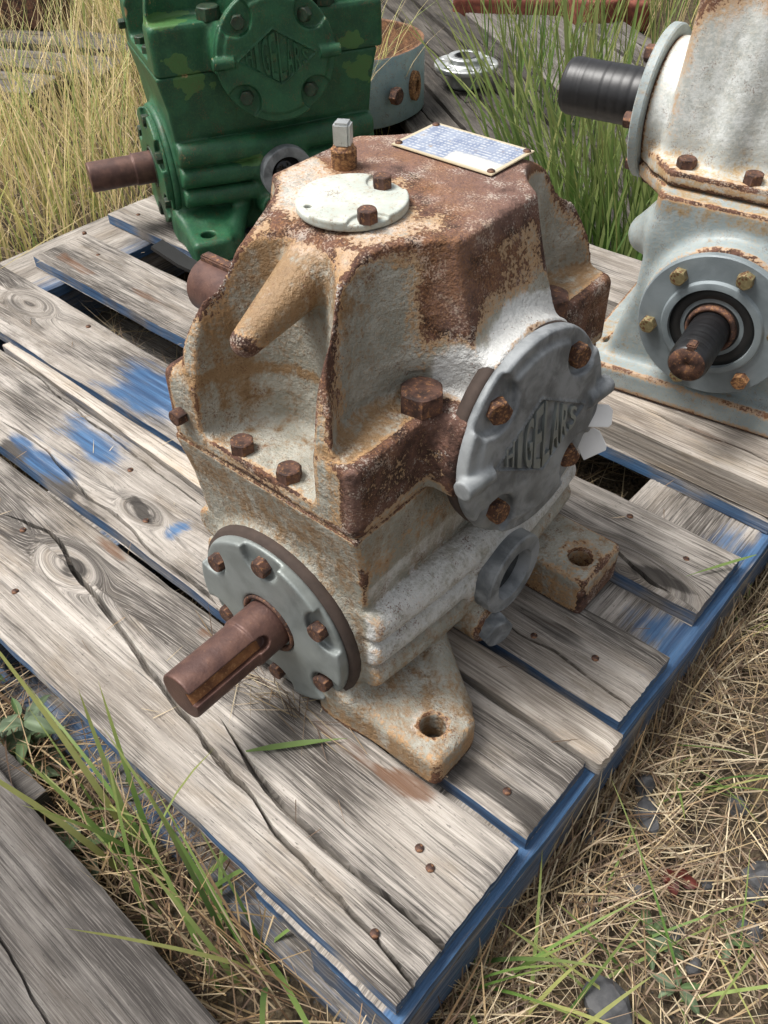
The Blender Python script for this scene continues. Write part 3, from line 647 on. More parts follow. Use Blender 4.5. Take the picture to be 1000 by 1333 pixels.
BIG, MIDB, SML = hexbolt('hex_bolt', .030, .0165), hexbolt('hex_bolt', .0155, .0095), hexbolt('hex_bolt', .0175, .010)
TINY = hexbolt('hex_bolt', .0125, .009)
SEAL = lathe('shaft_seal', [(.024, -.004), (.0305, -.004), (.0305, .0028), (.0285, .0034), (.0265, .002), (.0258, -.004)], 40)
GASK = lathe('gasket', [(.02, -.011), (.0915, -.011), (.0925, -.006), (.0905, .0), (.02, .0)], 48)
CGSK = lathe('gasket', [(.02, 0), (.0850, 0), (.0865, .006), (.0860, .0118), (.02, .0118)], 48)
RING = sharp(lathe('sight_glass_ring', [(.024, 0), (.0395, 0), (.041, .002), (.041, .017), (.0395, .0185), (.0265, .0185), (.0255, .017), (.0245, .006)], 48))
GLAS = lathe('glass', [(.0001, .0), (.0255, .0), (.0255, .004), (.0001, .0045)], 32)
OSH = sharp(lathe('output_shaft', [(.030, 0), (.030, .018), (.0275, .02), (.0275, .116), (.026, .1185), (.0001, .1185)], 40))
KEY = bx_mesh('key', -.006, .006, -.006, .006, 0, .07)
def insp_sdf(u, v, z):
    s = cyl(u, v, z, 0, 0, .0400, 0, .0075, .0015)
    for a, b in ((.003, .029), (.030, -.018)):
        d = np.sqrt((u-a*1.25)**2+(v-b*1.25)**2)-.0165; s = smax(s, -smax(d, .0050-z, .0015), .0015)
    d = np.sqrt((u+.021)**2+(v+.036)**2)-.017; s = smax(s, -smax(d, .0055-z, .0015), .0015)
    return smax(s, -cyl(u, v, z, -.0165, -.0275, .0028, -.01, .05), .0005)
IC = sdf_mesh('inspection_cover', insp_sdf, (-.042, -.042, -.001), (.042, .042, .009), .0009)
PLG = sharp(bx_mesh('plug_head', -.0065, .0065, -.0065, .0065, .016, .034, .0018))
THR = lathe('plug_thread', [(.0088, 0)]+[(r_, .0008+k*.0016+o_) for k in range(9) for r_, o_ in ((.0100, 0), (.0089, .0008))]+[(.0080, .0155), (.0078, .017), (.0001, .017)], 24)
NPL = bx_mesh('nameplate', -.0485, .0485, 0, .058, 0, .0012, .0004)
RIV = lathe('rivet', [(.0032, 0), (.0030, .0010), (.0018, .0018), (.0001, .0021)], 14)
def mat_nameplate():
    m = NM('printed_nameplate'); co = m.coord(); x = m.sepxyz(co)
    b = m.math('MULTIPLY', m.step(m.math('ABSOLUTE', x[0]), .0455, .0445), m.step(m.math('ABSOLUTE', m.math('SUBTRACT', x[1], .029)), .0265, .0255))
    n = m.noise(co, 60, 4, .6); rows = m.math('PINGPONG', m.math('MULTIPLY', x[1], 230.), .5); tx = m.noise(m.map(co, (520, 60, 1)), 1, 2, .5)
    txt = m.math('MULTIPLY', m.step(rows, .22, .30), m.step(tx, .47, .53)); txt = m.math('MULTIPLY', txt, m.step(n, .25, .45))
    worn = m.math('MULTIPLY', m.step(m.math('ADD', x[0], m.math('MULTIPLY', n, .012)), .004, .009), m.step(m.math('MULTIPLY_ADD', n, .012, x[1]), .030, .022))
    c = m.mix(m.step(n, .35, .7), (.17, .21, .31), (.32, .36, .44)); c = m.mix(m.math('MULTIPLY', txt, .75), c, (.56, .57, .57)); c = m.mix(worn, c, (.60, .58, .51)); c = m.mix(b, (.50, .43, .30), c); c = m.mix(m.step(m.noise(co, 110, 5, .7), .60, .70), c, (.30, .22, .14))
    return m.out(c, .4, .15, None, .5)
M['plate'] = mat_nameplate()
def letters(parent, mat):
    """raised letters filling the diamond"""
    word = 'HIGELARS'; n = len(word)
    for i, ch in enumerate(word):
        cu = bpy.data.curves.new('letter', 'FONT'); cu.body = ch; cu.extrude = .5; cu.align_x = 'CENTER'; cu.offset = .012; cu.resolution_u = 3
        tmp = bpy.data.objects.new('tmp', cu); COL.objects.link(tmp); dg = bpy.context.evaluated_depsgraph_get()
        me = bpy.data.meshes.new_from_object(tmp.evaluated_get(dg)); bpy.data.objects.remove(tmp); bpy.data.curves.remove(cu)
        V = np.empty(len(me.vertices)*3, np.float32); me.vertices.foreach_get('co', V); V = V.reshape(-1, 3)
        V[:, 0] -= (V[:, 0].min()+V[:, 0].max())/2; w_ = max(np.ptp(V[:, 0]), .22); V[:, 0] *= .0092/w_; V[:, 1] = (V[:, 1]-V[:, 1].min())/np.ptp(V[:, 1])
        cx = -.0405+i*.081/(n-1); xs = V[:, 0]+cx
        half = .0325*(1-np.abs(xs)/.060); W = np.c_[np.where(V[:, 2] > 0, .0162, .0125), xs, (V[:, 1]-.5)*2*np.maximum(half, .002)-.1*xs]
        me.vertices.foreach_set('co', W.astype(np.float32).ravel()); me.update()
        ob('letter', me, mat, parent)
def gearbox(label, loc, yaw, scale, up, lo, hm, mats):
    t = thing('worm_gearbox', label, 'gearbox', loc, yaw, None, scale)
    ob('lower_housing', lo, hm, t); ob('upper_housing', up, hm, t)
    ob('gasket', GASK, mats['gasket'], t, (0, 0, ZIN), (R(90), 0, 0)).location = (0, .0015, ZIN)
    f = ob('input_flange', IF, mats['flange'], t)
    for k, (a, b) in enumerate(FB): ob('hex_bolt', MIDB, mats['bolt'], f, (a, -.0028, ZIN+b), (R(90), random.uniform(0, 1), 0))
    ob('shaft_seal', SEAL, mats['bolt'], f, (0, -.0075, ZIN), (R(90), 0, 0))
    sh_ = ob('input_shaft', SH, M['shaft'], t, (0, 0, ZIN), (0, mats.get('turn', 0.), 0)); ob('keyway_floor', KWF, M['keyway'], sh_, rot=(0, R(60), 0))
    c = ob('side_cover', CO, mats['cover'], t, (.1330, CV, CZ), (0, R(-4), R(-4))); ob('gasket', CGSK, mats['gasket'], c, (-.0115, 0, 0), (0, R(90), 0))
    for a, b in CB: ob('hex_bolt', SML, mats['coverbolt'], c, (.0070, a, b), (random.uniform(0, 1), R(90), 0))
    letters(c, mats['letter'])
    rg = ob('sight_glass_ring', RING, mats['ring'], t, (.1205, .172, .097), (0, R(90), 0)); ob('glass', GLAS, M['glass'], rg, (0, 0, .002))
    ob('drain_plug', hexbolt('drain_plug', .030, .016), mats['plug'], t, (.132, .147, .045), (.3, R(90), 0))
    for su in (-1, 1):
        for vv in (.093, LB-.093): ob('hex_bolt', BIG, mats['bolt'], t, (su*.088, vv, .3110), (0, 0, random.uniform(0, 1)))
        for vv in (.0135, LB-.0135): ob('hex_bolt', SML, mats['bolt'], t, (su*.0255, vv, .2615), (0, 0, random.uniform(0, 1)))
    ob('hex_bolt', TINY, mats['bolt'], t, (-.081, .0025, .276), (R(90), 0, 0))
    osh = ob('output_shaft', OSH, M['shaft'], t, (-.126, CV, CZ-.004), (0, R(-90), 0)); ob('key', KEY, mats['bolt'], osh, (.0262, 0, .046))
    ic = ob('inspection_cover', IC, mats['insp'], t, (0, .123, .4265))
    for a, b in ((.003, .029), (.030, -.018)): ob('hex_bolt', TINY, mats['bolt'], ic, (a, b, .0048), (0, 0, random.uniform(0, 1)))
    th = ob('breather_plug', THR, M['rustlight'], t, (-.052, .172, .4255)); ob('plug_head', PLG, M['silver'], th, rot=(0, 0, .5))
    nm = ob('nameplate', NPL, M['plate'], t, (0, .223, .4272))
    for a in (-.0445, .0445):
        for b in (.005, .053): ob('rivet', RIV, mats['bolt'], nm, (a, b, .0011))
    return t
gearbox('rusty pale grey worm gearbox standing alone on the blue edged pallet', (-.2679, .1515, 0), R(.55), 1., UP, LO, M['main'],
        dict(bolt=M['rust'], gasket=M['gasket'], flange=M['zinclight'], cover=M['zinc'], coverbolt=M['rustmix'], letter=M['zinclight'], ring=M['zinc'], plug=M['zinc'], insp=M['coverwhite']))
gearbox('dark green worm gearbox with a round diamond badge cover on the pallet', (-1.1259, .7075, .0015), R(-25.5), 1.06, green_copy(UP), green_copy(LO), M['green'],
        dict(turn=R(150), bolt=M['greenbolt'], gasket=M['green'], flange=M['green'], cover=M['green'], coverbolt=M['greenbolt'], letter=M['green'], ring=M['zinc'], plug=M['rust'], insp=M['green']))

# ------------------------------------------------------------------ the pale grey gearbox (local: a along its front, b back, z up)
AC = .11
def g2_lower(a, b, z):
    aa = np.abs(a-AC)
    s = box2(aa, b, z, -.3, .155, 0, .29, 0, .034, .006)
    wz = np.interp(z, [0, .06, .13, .235], [.138, .120, .104, .100]).astype(np.float32)
    s = smin(s, smax(smax(aa-wz, np.abs(b-.150)-.125, .012), z-.245, .004), .012)
    s = smin(s, cyl(a, z, b, AC, .129, .086, -.002, .12, .006), .012)
    s = smin(s, rcone(aa, b, z, (.09, .06, .195), (.112, .075, .175), .03, .024), .015)
    s = smin(s, cyl(b, z, a, .145, .295, .078, -.034, .10, .004), .008); s = smax(s, z-.2485, .003)
    fl = octo(a, b, z, .231, .2485); s = smin(s, fl, .004)
    s = smax(s, -z, .002)
    return smax(s, -cyl(aa, b, z, .125, .055, .011, -.1, .1), .002)
def octo(a, b, z, z0, z1):
    d = smax(smax(np.abs(a-AC)-.142, np.abs(b-.150)-.112, .004), (np.abs(a-AC)+np.abs(b-.150)-.205)*.7071, .004)
    return smax(d, np.abs(z-(z0+z1)/2)-(z1-z0)/2, .004)
def g2_upper(a, b, z):
    s = octo(a, b, z, .2495, .267)
    t = np.clip((z-.26)/.2, 0, 1); w_, l_, c_ = .121-.012*t, .086-.012*t, .203-.022*t
    dome = smax(smax(smax(np.abs(a-AC)-w_, np.abs(b-.150)-l_, .008), (np.abs(a-AC)+np.abs(b-.150)-c_)*.707, .010), z-.46, .02)
    s = smin(s, dome, .014)
    for k in (-.05, .05): s = smin(s, smax(rcone(a, b, z, (AC+k, .072, .255), (AC+k*.7, .092, .44), .020, .018), .25-z, .002), .012)
    s = smin(s, cyl(b, z, a, .145, .295, .070, -.034, .06, .004), .006)
    return smax(s, .2495-z, .002)
def g2_wear(V):
    a, b, z = V.T; w_ = np.zeros((len(V), 3)); nn = fbm(V*25, 3, 4)-.5
    fl = np.clip((z-.222)/.008, 0, 1)*np.clip((.285-z)/.012, 0, 1); w_[:, 1] += .42*fl; w_[:, 0] += .30*fl
    w_[:, 0] += .5*gauss(V, (.09, .09, .43), (.05, .03, .02))+.35*gauss(V, (.03, .09, .43), (.03, .03, .03))
    w_[:, 1] += .45*np.clip((z-.30)/.1, 0, 1)*np.clip((.06-a)/.05, 0, 1)+.5*gauss(V, (-.01, .07, .034), (.05, .07, .02))
    w_[:, 0] += .30*np.clip((.014-z)/.01, 0, 1)+.22*np.clip((.055-z)/.02, 0, 1)+.25*np.clip((z-.36)/.08, 0, 1)+.22*np.clip((.05-a)/.03, 0, 1)*np.clip((z-.27)/.02, 0, 1)+.45*gauss(V, (AC, -.003, .215), (.07, .02, .012))
    w_[:, 2] += .55*np.clip((z-.27)/.03, 0, 1)
    return w_
def pale_gearbox():
    t = thing('pale_gearbox', 'pale grey gearbox with black taped shafts on a timber plank', 'gearbox', (-.253, .703, .0405), R(8.4))
    ob('lower_housing', sdf_mesh('g2l', g2_lower, (-.05, -.004, 0), (.27, .3, .252), .0032, g2_wear), M['pale'], t)
    ob('upper_housing', sdf_mesh('g2u', g2_upper, (-.04, .03, .245), (.26, .27, .46), .0032, g2_wear), M['cream'], t)
    d = sharp(lathe('front_flange', [(.03, .0), (.082, .0), (.0835, .002), (.0835, .009), (.082, .0105), (.056, .0115), (.054, .015), (.0525, .0155), (.047, .0155), (.046, .010), (.03, .010)], 64))
    f = ob('front_flange', d, M['greydisc'], t, (AC, -.002, .129), (R(90), 0, 0)); f['label'] = 'dark grey round front flange'
    ob('shaft_seal', lathe('shaft_seal', [(.020, .008), (.0465, .008), (.0465, .0115), (.036, .012), (.034, .0095), (.024, .0095), (.020, .012)], 40), M['rubber'], f)
    ob('seal_ring', lathe('seal_ring', [(.019, .008), (.0275, .008), (.0275, .016), (.025, .0175), (.0225, .016), (.0215, .012)], 36), M['rust'], f)
    for k in range(6):
        an = R(72+60*k); ob('hex_bolt', MIDB, M['brass'] if k != 4 else M['rustlight'], f, (.069*math.cos(an), .069*math.sin(an), .0105), (0, 0, random.uniform(0, 1)), 1.05)
    def tape(L, r, n):
        pr = [(.0005, L+.0)]+[(r*.93, L+.0), (r*.96, L-.0015)]
        k = np.linspace(L-.002, 0, n*6)
        return pr+[(r+.00035*((i % 6)/6.)+random.uniform(-.0002, .0002), h+random.uniform(-.0003, .0003)) for i, h in enumerate(k)]
    s = ob('front_shaft', lathe('front_shaft', tape(.088, .0215, 9)[3:][::-1]+[(.0205, .0885), (.0205, .090), (.019, .0915)], 36), M['black'], t, (AC, -.004, .129), (R(90), 0, 0)); s['label'] = 'short shaft wrapped in black tape'
    ob('shaft_end', lathe('shaft_end', [(.0195, .0), (.019, .0012), (.004, .0014), (.0001, -.001)], 32), M['rust'], s, (0, 0, .0905))
    ob('key', bx_mesh('key', -.005, .005, -.003, .004, 0, .014), M['rust'], s, (0, .0195, .078))
    sd = sharp(lathe('side_flange', [(.02, 0), (.080, 0), (.0815, .002), (.0815, .010), (.079, .012), (.050, .0125), (.046, .016), (.02, .016)], 56))
    f2 = ob('side_flange', sd, M['pale'], t, (-.033, .145, .295), (0, R(-90), 0))
    for k in range(6): an = R(30+60*k); ob('hex_bolt', MIDB, M['rust'], f2, (.068*math.cos(an), .068*math.sin(an), .012), (0, 0, random.uniform(0, 1)), 1.05)
    s2 = ob('side_shaft', lathe('side_shaft', [(.031, 0)]+tape(.112, .0315, 10)[3:][::-1]+[(.0300, .1125), (.030, .114), (.028, .1155)], 40), M['black'], t, (-.036, .142, .297), (0, R(-90), 0)); s2['label'] = 'thick side shaft wrapped in black tape'
    ob('shaft_end', lathe('shaft_end', [(.0285, .0), (.028, .0012), (.004, .0014), (.0001, -.001)], 32), M['rust'], s2, (0, 0, .1145))
    for a, b in ((.028, .054), (.10, .050), (.18, .052), (-.022, .105), (-.020, .2), (.242, .105), (.242, .2), (.03, .25), (.19, .25)):
        ob('hex_bolt', SML, M['rust'], t, (a, b, .2665), (0, 0, random.uniform(0, 1)), 1.05)
        ob('hex_nut', SML, M['rust'], t, (a, b, .2315), (R(180), 0, random.uniform(0, 1)), 1.0)
    ob('hex_bolt', BIG, M['rust'], t, (.205, .075, .33), (R(70), 0, 0), .8)
pale_gearbox()

# ------------------------------------------------------------------ things behind
def rounded_tub():
    t = thing('metal_tub', 'open light blue metal tub rusted inside on the dark pallet', 'tub', (-1.44, 1.49, -.0795), R(6))
    hx, hy, r, n = .205, .175, .165, 12
    pts = []
    for cx, cy, a0 in ((hx-r, hy-r, 0), (-hx+r, hy-r, 90), (-hx+r, -hy+r, 180), (hx-r, -hy+r, 270)):
        for k in range(n+1): a = R(a0+90*k/n); pts.append((cx+r*math.cos(a), cy+r*math.sin(a)))
    P = np.array(pts); m_ = len(P); nrm = P/np.linalg.norm(P, axis=1)[:, None]
    def shell(rows):
        V = np.concatenate([np.c_[P-nrm*o_, np.full(m_, z)] for o_, z in rows]); F = []
        for k in range(len(rows)-1):
            a = k*m_+np.arange(m_); b = k*m_+(np.arange(m_)+1) % m_; F.append(np.stack([a, b, b+m_, a+m_], 1))
        return V, np.concatenate(F)
    V, F = shell([(.01, 0), (0, .006), (0, .150), (.001, .152)])
    w_ = np.zeros((len(V), 3)); w_[:, 0] = .12+.25*(V[:, 2] > .14)
    blue = mat_painted('light_blue_paint', (.24, .35, .38), (.30, .41, .43), (.36, .34, .26), (.45, .5, .5), rust_amt=-.1, bump_s=.2)
    ob('wall', mesh_np('tub', V, F, True, {'wear': ('FLOAT_COLOR', w_), 'edge': ('FLOAT', np.zeros(len(V)))}), blue, t)
    V, F = shell([(.001, .1522), (.007, .1522), (.008, .149), (.012, .012), (.15, .010), (.1749, .010)])
    ob('lining', mesh_np('lining', V, F), mat_rust('tub_rust', (.06, .028, .016), (.15, .07, .034), (.28, .15, .07), (.6, .9)), t)
    ob('hex_bolt', BIG, M['rust'], t, (.2045, -.07, .075), (0, R(90), 0), 1.1)
    ob('slot_lug', sharp(lathe('slot_lug', [(.010, 0), (.022, 0), (.022, .012), (.018, .014), (.010, .014), (.010, 0)], 20)), M['rustlight'], t, (.204, .01, .075), (0, R(90), 0), (1.5, .8, 1))
rounded_tub()
def hub():
    p = px(607, 84, -.03)
    t = thing('metal_hub', 'silver round hub flange with bolt holes lying on the dark pallet', 'hub', (p[0], p[1], -.0795), 0, None, 1.2)
    def f(x, y, z):
        s = cyl(x, y, z, 0, 0, .068, .034, .046, .003); s = smin(s, cyl(x, y, z, 0, 0, .040, 0, .06, .004), .008)
        s = smax(s, -cyl(x, y, z, 0, 0, .025, -.1, .1), .002)
        for k in range(6): s = smax(s, -cyl(x, y, z, .055*math.cos(R(60*k+20)), .055*math.sin(R(60*k+20)), .006, -.1, .1), .001)
        return s
    ob('flange', sdf_mesh('hub', f, (-.07, -.07, 0), (.07, .07, .062), .0022), M['silver'], t)
    ob('bore_lining', lathe('bore_lining', [(.0255, .002), (.0255, .059), (.022, .0605), (.0215, .002)], 32), M['rubber'], t)
hub()
def red_casting():
    p = px(712, 36, -.11); q_ = px(640, 22, -.11)
    t = thing('red_casting', 'rust red cast iron base with a bolt hole behind the dark pallet', 'casting', (p[0]-.02, p[1]+.12, GZ+.005), R(30))
    def f(x, y, z):
        s = box2(x, y, z, -.34, .26, -.10, .12, 0, .085, .012); s = smin(s, cyl(x, y, z, .10, -.08, .085, 0, .10, .010), .01); s = smin(s, box2(x, y, z, -.30, .02, -.04, .10, .05, .26, .02), .02)
        return smax(s, -cyl(x, y, z, .10, -.085, .022, .05, .2), .003)
    ob('base', sdf_mesh('red_casting', f, (-.35, -.18, 0), (.28, .13, .27), .006), M['redrust'], t)
    ob('hex_bolt', BIG, M['rust'], t, (.20, .04, .084), None, 1.2)
red_casting()
def far_planks():
    t = thing('wooden_pallet', 'grey wooden pallet half hidden in the tall yellow grass', 'pallet', (-2.25, 1.12, -.04), R(24))
    for k, y in enumerate((-.22, -.05, .14)):
        b = board_mesh(-.6, .16+.1*k, y, y+.13, 0, .03, [([(-.4, y+.05), (.1, y+.07)], .003, .01)], [], [], 0, .1*k, dy=.006, dx=.02, relief=.002); ob('deck_board', b, M['woodgrey'], t)
    for xx in (-.45, .05): ob('runner', board_mesh(-.22, .28, -xx-.04, -xx+.04, -.03, .06, tone=.3, dy=.006, dx=.02), M['wooddark'], t, rot=(0, 0, R(90)))
    o = ob('rusty_block', sdf_mesh('rusty_block', lambda x, y, z: smin(box2(x, y, z, -.12, .12, -.08, .08, 0, .10, .012), cyl(x, y, z, 0, 0, .06, .05, .15, .008), .01), (-.13, -.09, 0), (.13, .09, .16), .006), M['rust'], None, (-2.55, 1.32, -.0395), (0, 0, .5)); tag(o, 'rusty iron block standing on the grey pallet in the grass', 'casting')
far_planks()
# strap ends and tags
def strip(name, pts, w_, th, mat, label, cat):
    V, F = [], []; pts = [Vector(p) for p in pts]
    for i, p in enumerate(pts):
        d = (pts[min(i+1, len(pts)-1)]-pts[max(i-1, 0)]).normalized(); s = d.cross(Vector((0, 0, 1))).normalized()*w_/2; u_ = s.cross(d).normalized()*th/2
        V += [p-s-u_, p+s-u_, p+s+u_, p-s+u_]
    for i in range(len(pts)-1):
        a = i*4
        for k in range(4): F.append((a+k, a+(k+1) % 4, a+4+(k+1) % 4, a+4+k))
    F += [(3, 2, 1, 0), tuple(len(V)-4+k for k in range(4))]
    o = ob(name, sharp(mesh_np(name, np.array([tuple(v) for v in V]), np.array(F))), mat); tag(o, label, cat); return o
a, b = px(204, 318, .03), px(262, 352, .005)
strip('rubber_strap', [a, (a*.4+b*.6)+np.array([0, 0, -.004]), b], .028, .006, M['rubber'], 'short black rubber strap lying on boards by the green gearbox', 'strap')
a, b = px(800, 346, .005), px(845, 368, .005)
strip('rubber_strap', [a+(a-b)*1.2, a, b, b+(b-a)*.8], .03, .006, M['rubber'], 'black rubber strap lying beside the pale grey gearbox foot', 'strap')
def tags():
    import bmesh
    for k, (c, sx, sz, rot, lab) in enumerate([((780, 541), .0135, .012, (R(25), R(8), R(48)), 'upper white plastic tag with clipped corners beside the diamond cover'), ((772, 575), .0115, .014, (R(15), R(-30), R(44)), 'lower white plastic tag with clipped corners beside the diamond cover')]):
        # they hang off the rear of the cover, on the far side of the housing
        r2, u2, fw = cam_axes(); d = fw+r2*(c[0]-500)/CAM['f']-u2*(c[1]-666.5)/CAM['f']; yy = .1515+.255; tt = (yy-CAM['pos'][1])/d[1]; P = CAM['pos']+d*tt
        pts = [(-1.5, -1), (.75, -1), (1, -.7), (1, .55), (.6, 1), (-1.5, 1)]
        bm = bmesh.new(); vs_ = [bm.verts.new((x*sx, y*sz, 0)) for x, y in pts]; f = bm.faces.new(vs_); ex = bmesh.ops.extrude_face_region(bm, geom=[f])
        for v in ex['geom']:
            if isinstance(v, bmesh.types.BMVert): v.co.z += .004
        bmesh.ops.recalc_face_normals(bm, faces=bm.faces[:]); bmesh.ops.bevel(bm, geom=bm.edges[:], offset=.0006, segments=1, affect='EDGES')
        me = bpy.data.meshes.new('plastic_tag'); bm.to_mesh(me); bm.free()
        o = ob('plastic_tag', me, M['white'], None, P, (R(50)+rot[0]*.3, rot[1], rot[2])); o.scale = (.8,)*3; tag(o, lab, 'tag', 'white plastic tags')
tags()

# ------------------------------------------------------------------ vegetation
def in_pallet(x, y, m=.0): return (x > -1.27-m) & (x < .006+m) & (y > -.012-m) & (y < 1.07+m)
def blades(name, roots, length, width, az, lean, bend, cols, mat, label, cat, segs=5, kind='stuff', twist=.6, tipcol=None):
    """roots (n,3); lean = start angle from vertical, bend = extra angle reached at the tip"""
    n = len(roots); t = np.linspace(0, 1, segs+1); az = np.asarray(az); P = [roots]; cur = roots.copy()
    for k in range(segs):
        th = lean+bend*((k+.5)/segs)**1.3; st = (length/segs)[:, None]
        d = np.c_[np.sin(th)*np.cos(az), np.sin(th)*np.sin(az), np.cos(th)]; cur = cur+d*st; P.append(cur)
    tw = RNG.uniform(-twist, twist, n); side = np.c_[-np.sin(az), np.cos(az), np.sin(tw)]; side /= np.linalg.norm(side, axis=1)[:, None]
    V = np.zeros((n, 2*segs+1, 3)); 
    for k in range(segs):
        wk = width*(1-.75*(k/segs)**1.6)*(.75 if k == 0 else 1); V[:, 2*k] = P[k]-side*wk[:, None]/2; V[:, 2*k+1] = P[k]+side*wk[:, None]/2
    A = np.stack(P, 1); A = np.concatenate([A, (A[:, 1:]+A[:, :-1])/2], 1); ax_, ay_, az_ = A[..., 0], A[..., 1], A[..., 2]      # no blade grows through a board
    bad = (in_pallet(ax_, ay_, -.002) & (az_ < .001) & (az_ > -.045)) | ((ay_ < -.075) & (ay_ > -.5) & (ax_ > -1.3) & (ax_ < .25) & (az_ < -.029) & (az_ > -.060))
    V[:, -1] = P[-1]; ok = ~bad.any(1); V = V[ok]; cols = cols[ok]; n = len(V); per = 2*segs+1; base = (np.arange(n)*per)[:, None]
    q = np.concatenate([base+np.array([[2*k, 2*k+1, 2*k+3, 2*k+2]]) for k in range(segs-1)]); tr = base+np.array([[2*segs-2, 2*segs-1, 2*segs]])
    tris = np.concatenate([q[:, [0, 1, 2]], q[:, [0, 2, 3]], tr])
    C = np.repeat(cols[:, None], per, 1)
    if tipcol is not None:
        f = (np.repeat(np.arange(segs+1), 2)[:per]/segs)**2; C = C*(1-f[None, :, None])+np.array(tipcol)*f[None, :, None]
    o = ob(name, mesh_np(name, V.reshape(-1, 3), tris, True, {'Col': ('FLOAT_COLOR', C.reshape(-1, 3))}), mat)
    return tag(o, label, cat, None, kind)
STRAW = np.array([(.42, .32, .18), (.52, .42, .26), (.30, .205, .11), (.60, .51, .35), (.16, .105, .065), (.44, .35, .24), (.22, .155, .10), (.12, .08, .055)])
GREEN = np.array([(.11, .23, .05), (.17, .31, .075), (.23, .36, .10), (.085, .18, .05), (.30, .40, .13)])
YGRN = np.array([(.56, .50, .20), (.72, .60, .31), (.48, .50, .18), (.80, .65, .37), (.85, .70, .42), (.32, .40, .13), (.80, .66, .38)])
def pick(pal, n, var=.2): return pal[RNG.integers(0, len(pal), n)]*RNG.uniform(1-var, 1+var, (n, 1))
def old_pal(x, y):
    c, s = math.cos(R(-34)), math.sin(R(-34)); a, n = x*c+y*s, -x*s+y*c; return (a > -3.02) & (a < -1.04) & (n > .53) & (n < 1.42)
def scatter(n, x0, x1, y0, y1, keep=None):
    x = RNG.uniform(x0, x1, n); y = RNG.uniform(y0, y1, n); k = ~in_pallet(x, y, .0)
    if keep is not None: k &= keep(x, y)
    return x[k], y[k]
def lying(n, x, y, zr, L, W, pal, name, label, lean=(1.1, 1.62), bend=(-.55, .75)):
    n = len(x); z = GZ+RNG.uniform(*zr, n)
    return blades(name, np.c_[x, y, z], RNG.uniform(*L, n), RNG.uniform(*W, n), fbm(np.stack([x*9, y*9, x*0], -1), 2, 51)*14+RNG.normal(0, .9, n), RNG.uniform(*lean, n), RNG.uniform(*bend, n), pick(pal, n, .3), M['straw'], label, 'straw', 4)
# right of the pallet: matted dry grass, thinner where the soil shows
def rdens(x, y): return fbm(np.stack([x*7, y*7, x*0], -1), 3, 21)+.10*np.exp(-((x-.01)/.05)**2) > RNG.uniform(.18, .58, len(x))
x, y = scatter(25000, .0, .62, -.1, 1.25, rdens); lying(0, x, y, (-.004, .026), (.02, .11), (.0006, .0019), STRAW, 'dry_straw', 'matted dry straw covering the ground right of the pallet')
x, y = scatter(2600, -.012, .03, .05, 1.1); n = len(x)
blades('dry_straw', np.c_[x, y, np.full(n, GZ)], RNG.uniform(.04, .11, n), RNG.uniform(.001, .0024, n), RNG.normal(np.pi*.75, 1.3, n), RNG.uniform(.1, 1.3, n), RNG.uniform(0, .8, n), pick(STRAW, n, .3), M['straw'], 'dry straw standing along the blue pallet edge', 'straw', 4)
# gap in front of the pallet
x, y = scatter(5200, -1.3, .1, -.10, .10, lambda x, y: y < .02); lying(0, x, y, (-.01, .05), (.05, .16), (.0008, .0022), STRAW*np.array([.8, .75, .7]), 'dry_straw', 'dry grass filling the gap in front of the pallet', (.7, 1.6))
# under the slats
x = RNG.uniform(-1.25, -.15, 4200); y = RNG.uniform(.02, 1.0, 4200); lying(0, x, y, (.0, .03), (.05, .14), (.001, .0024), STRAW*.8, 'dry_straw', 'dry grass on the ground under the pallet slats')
# straw caught under the rear foot
pc = px(800, 790, 0.); n = 110; blades('dry_straw', np.c_[RNG.normal(pc[0]-.03, .035, n), RNG.normal(pc[1]+.0, .014, n), RNG.uniform(-.019, -.002, n)], RNG.uniform(.03, .09, n), RNG.uniform(.0008, .0018, n), RNG.normal(np.pi*.0, .5, n)+np.pi*RNG.integers(0, 2, n), RNG.uniform(1.2, 1.6, n), RNG.uniform(-.1, .3, n), pick(STRAW, n, .2), M['straw'], 'tuft of straw caught between boards by the rear foot', 'straw', 4)
# tall grass field on the left and far behind
def fieldkeep(x, y): return (~old_pal(x, y)) & ((x < -1.3) | (y > 1.15)) & (~((x > -2.75) & (x < -1.95) & (y > .85) & (y < 1.45) & (RNG.uniform(0, 1, len(x)) < .75)))
x, y = scatter(30000, -4.6, -1.29, .25, 3.6, fieldkeep); n = len(x)
blades('tall_grass', np.c_[x, y, np.full(n, GZ-.01)], RNG.uniform(.12, .40, n)*(.75+.5*fbm(np.stack([x*3, y*3, x*0], -1), 2, 31)), RNG.uniform(.0016, .0042, n), RNG.uniform(0, 2*np.pi, n), RNG.uniform(.0, .40, n), RNG.uniform(.1, 1.0, n), pick(YGRN, n), M['grass'], 'tall yellowing grass standing behind and left of the pallet', 'grass', 5)
x, y = scatter(16000, -4.6, -1.28, .25, 3.4, fieldkeep); lying(0, x, y, (0, .06), (.06, .2), (.0012, .003), STRAW, 'dry_straw', 'dead straw lying among the tall grass', (.6, 1.6))
x, y = scatter(7000, -2.6, 1.2, 1.9, 5.2, lambda x, y: ~old_pal(x, y) & (x > -1.1-.5*(y-1.9))); n = len(x)
blades('tall_grass', np.c_[x, y, np.full(n, GZ-.01)], RNG.uniform(.12, .42, n), RNG.uniform(.002, .005, n), RNG.uniform(0, 2*np.pi, n), RNG.uniform(.0, .35, n), RNG.uniform(.1, 1.0, n), pick(np.concatenate([YGRN, GREEN]), n), M['grass'], 'mixed green and straw coloured grass far behind the pale gearbox', 'grass', 5)
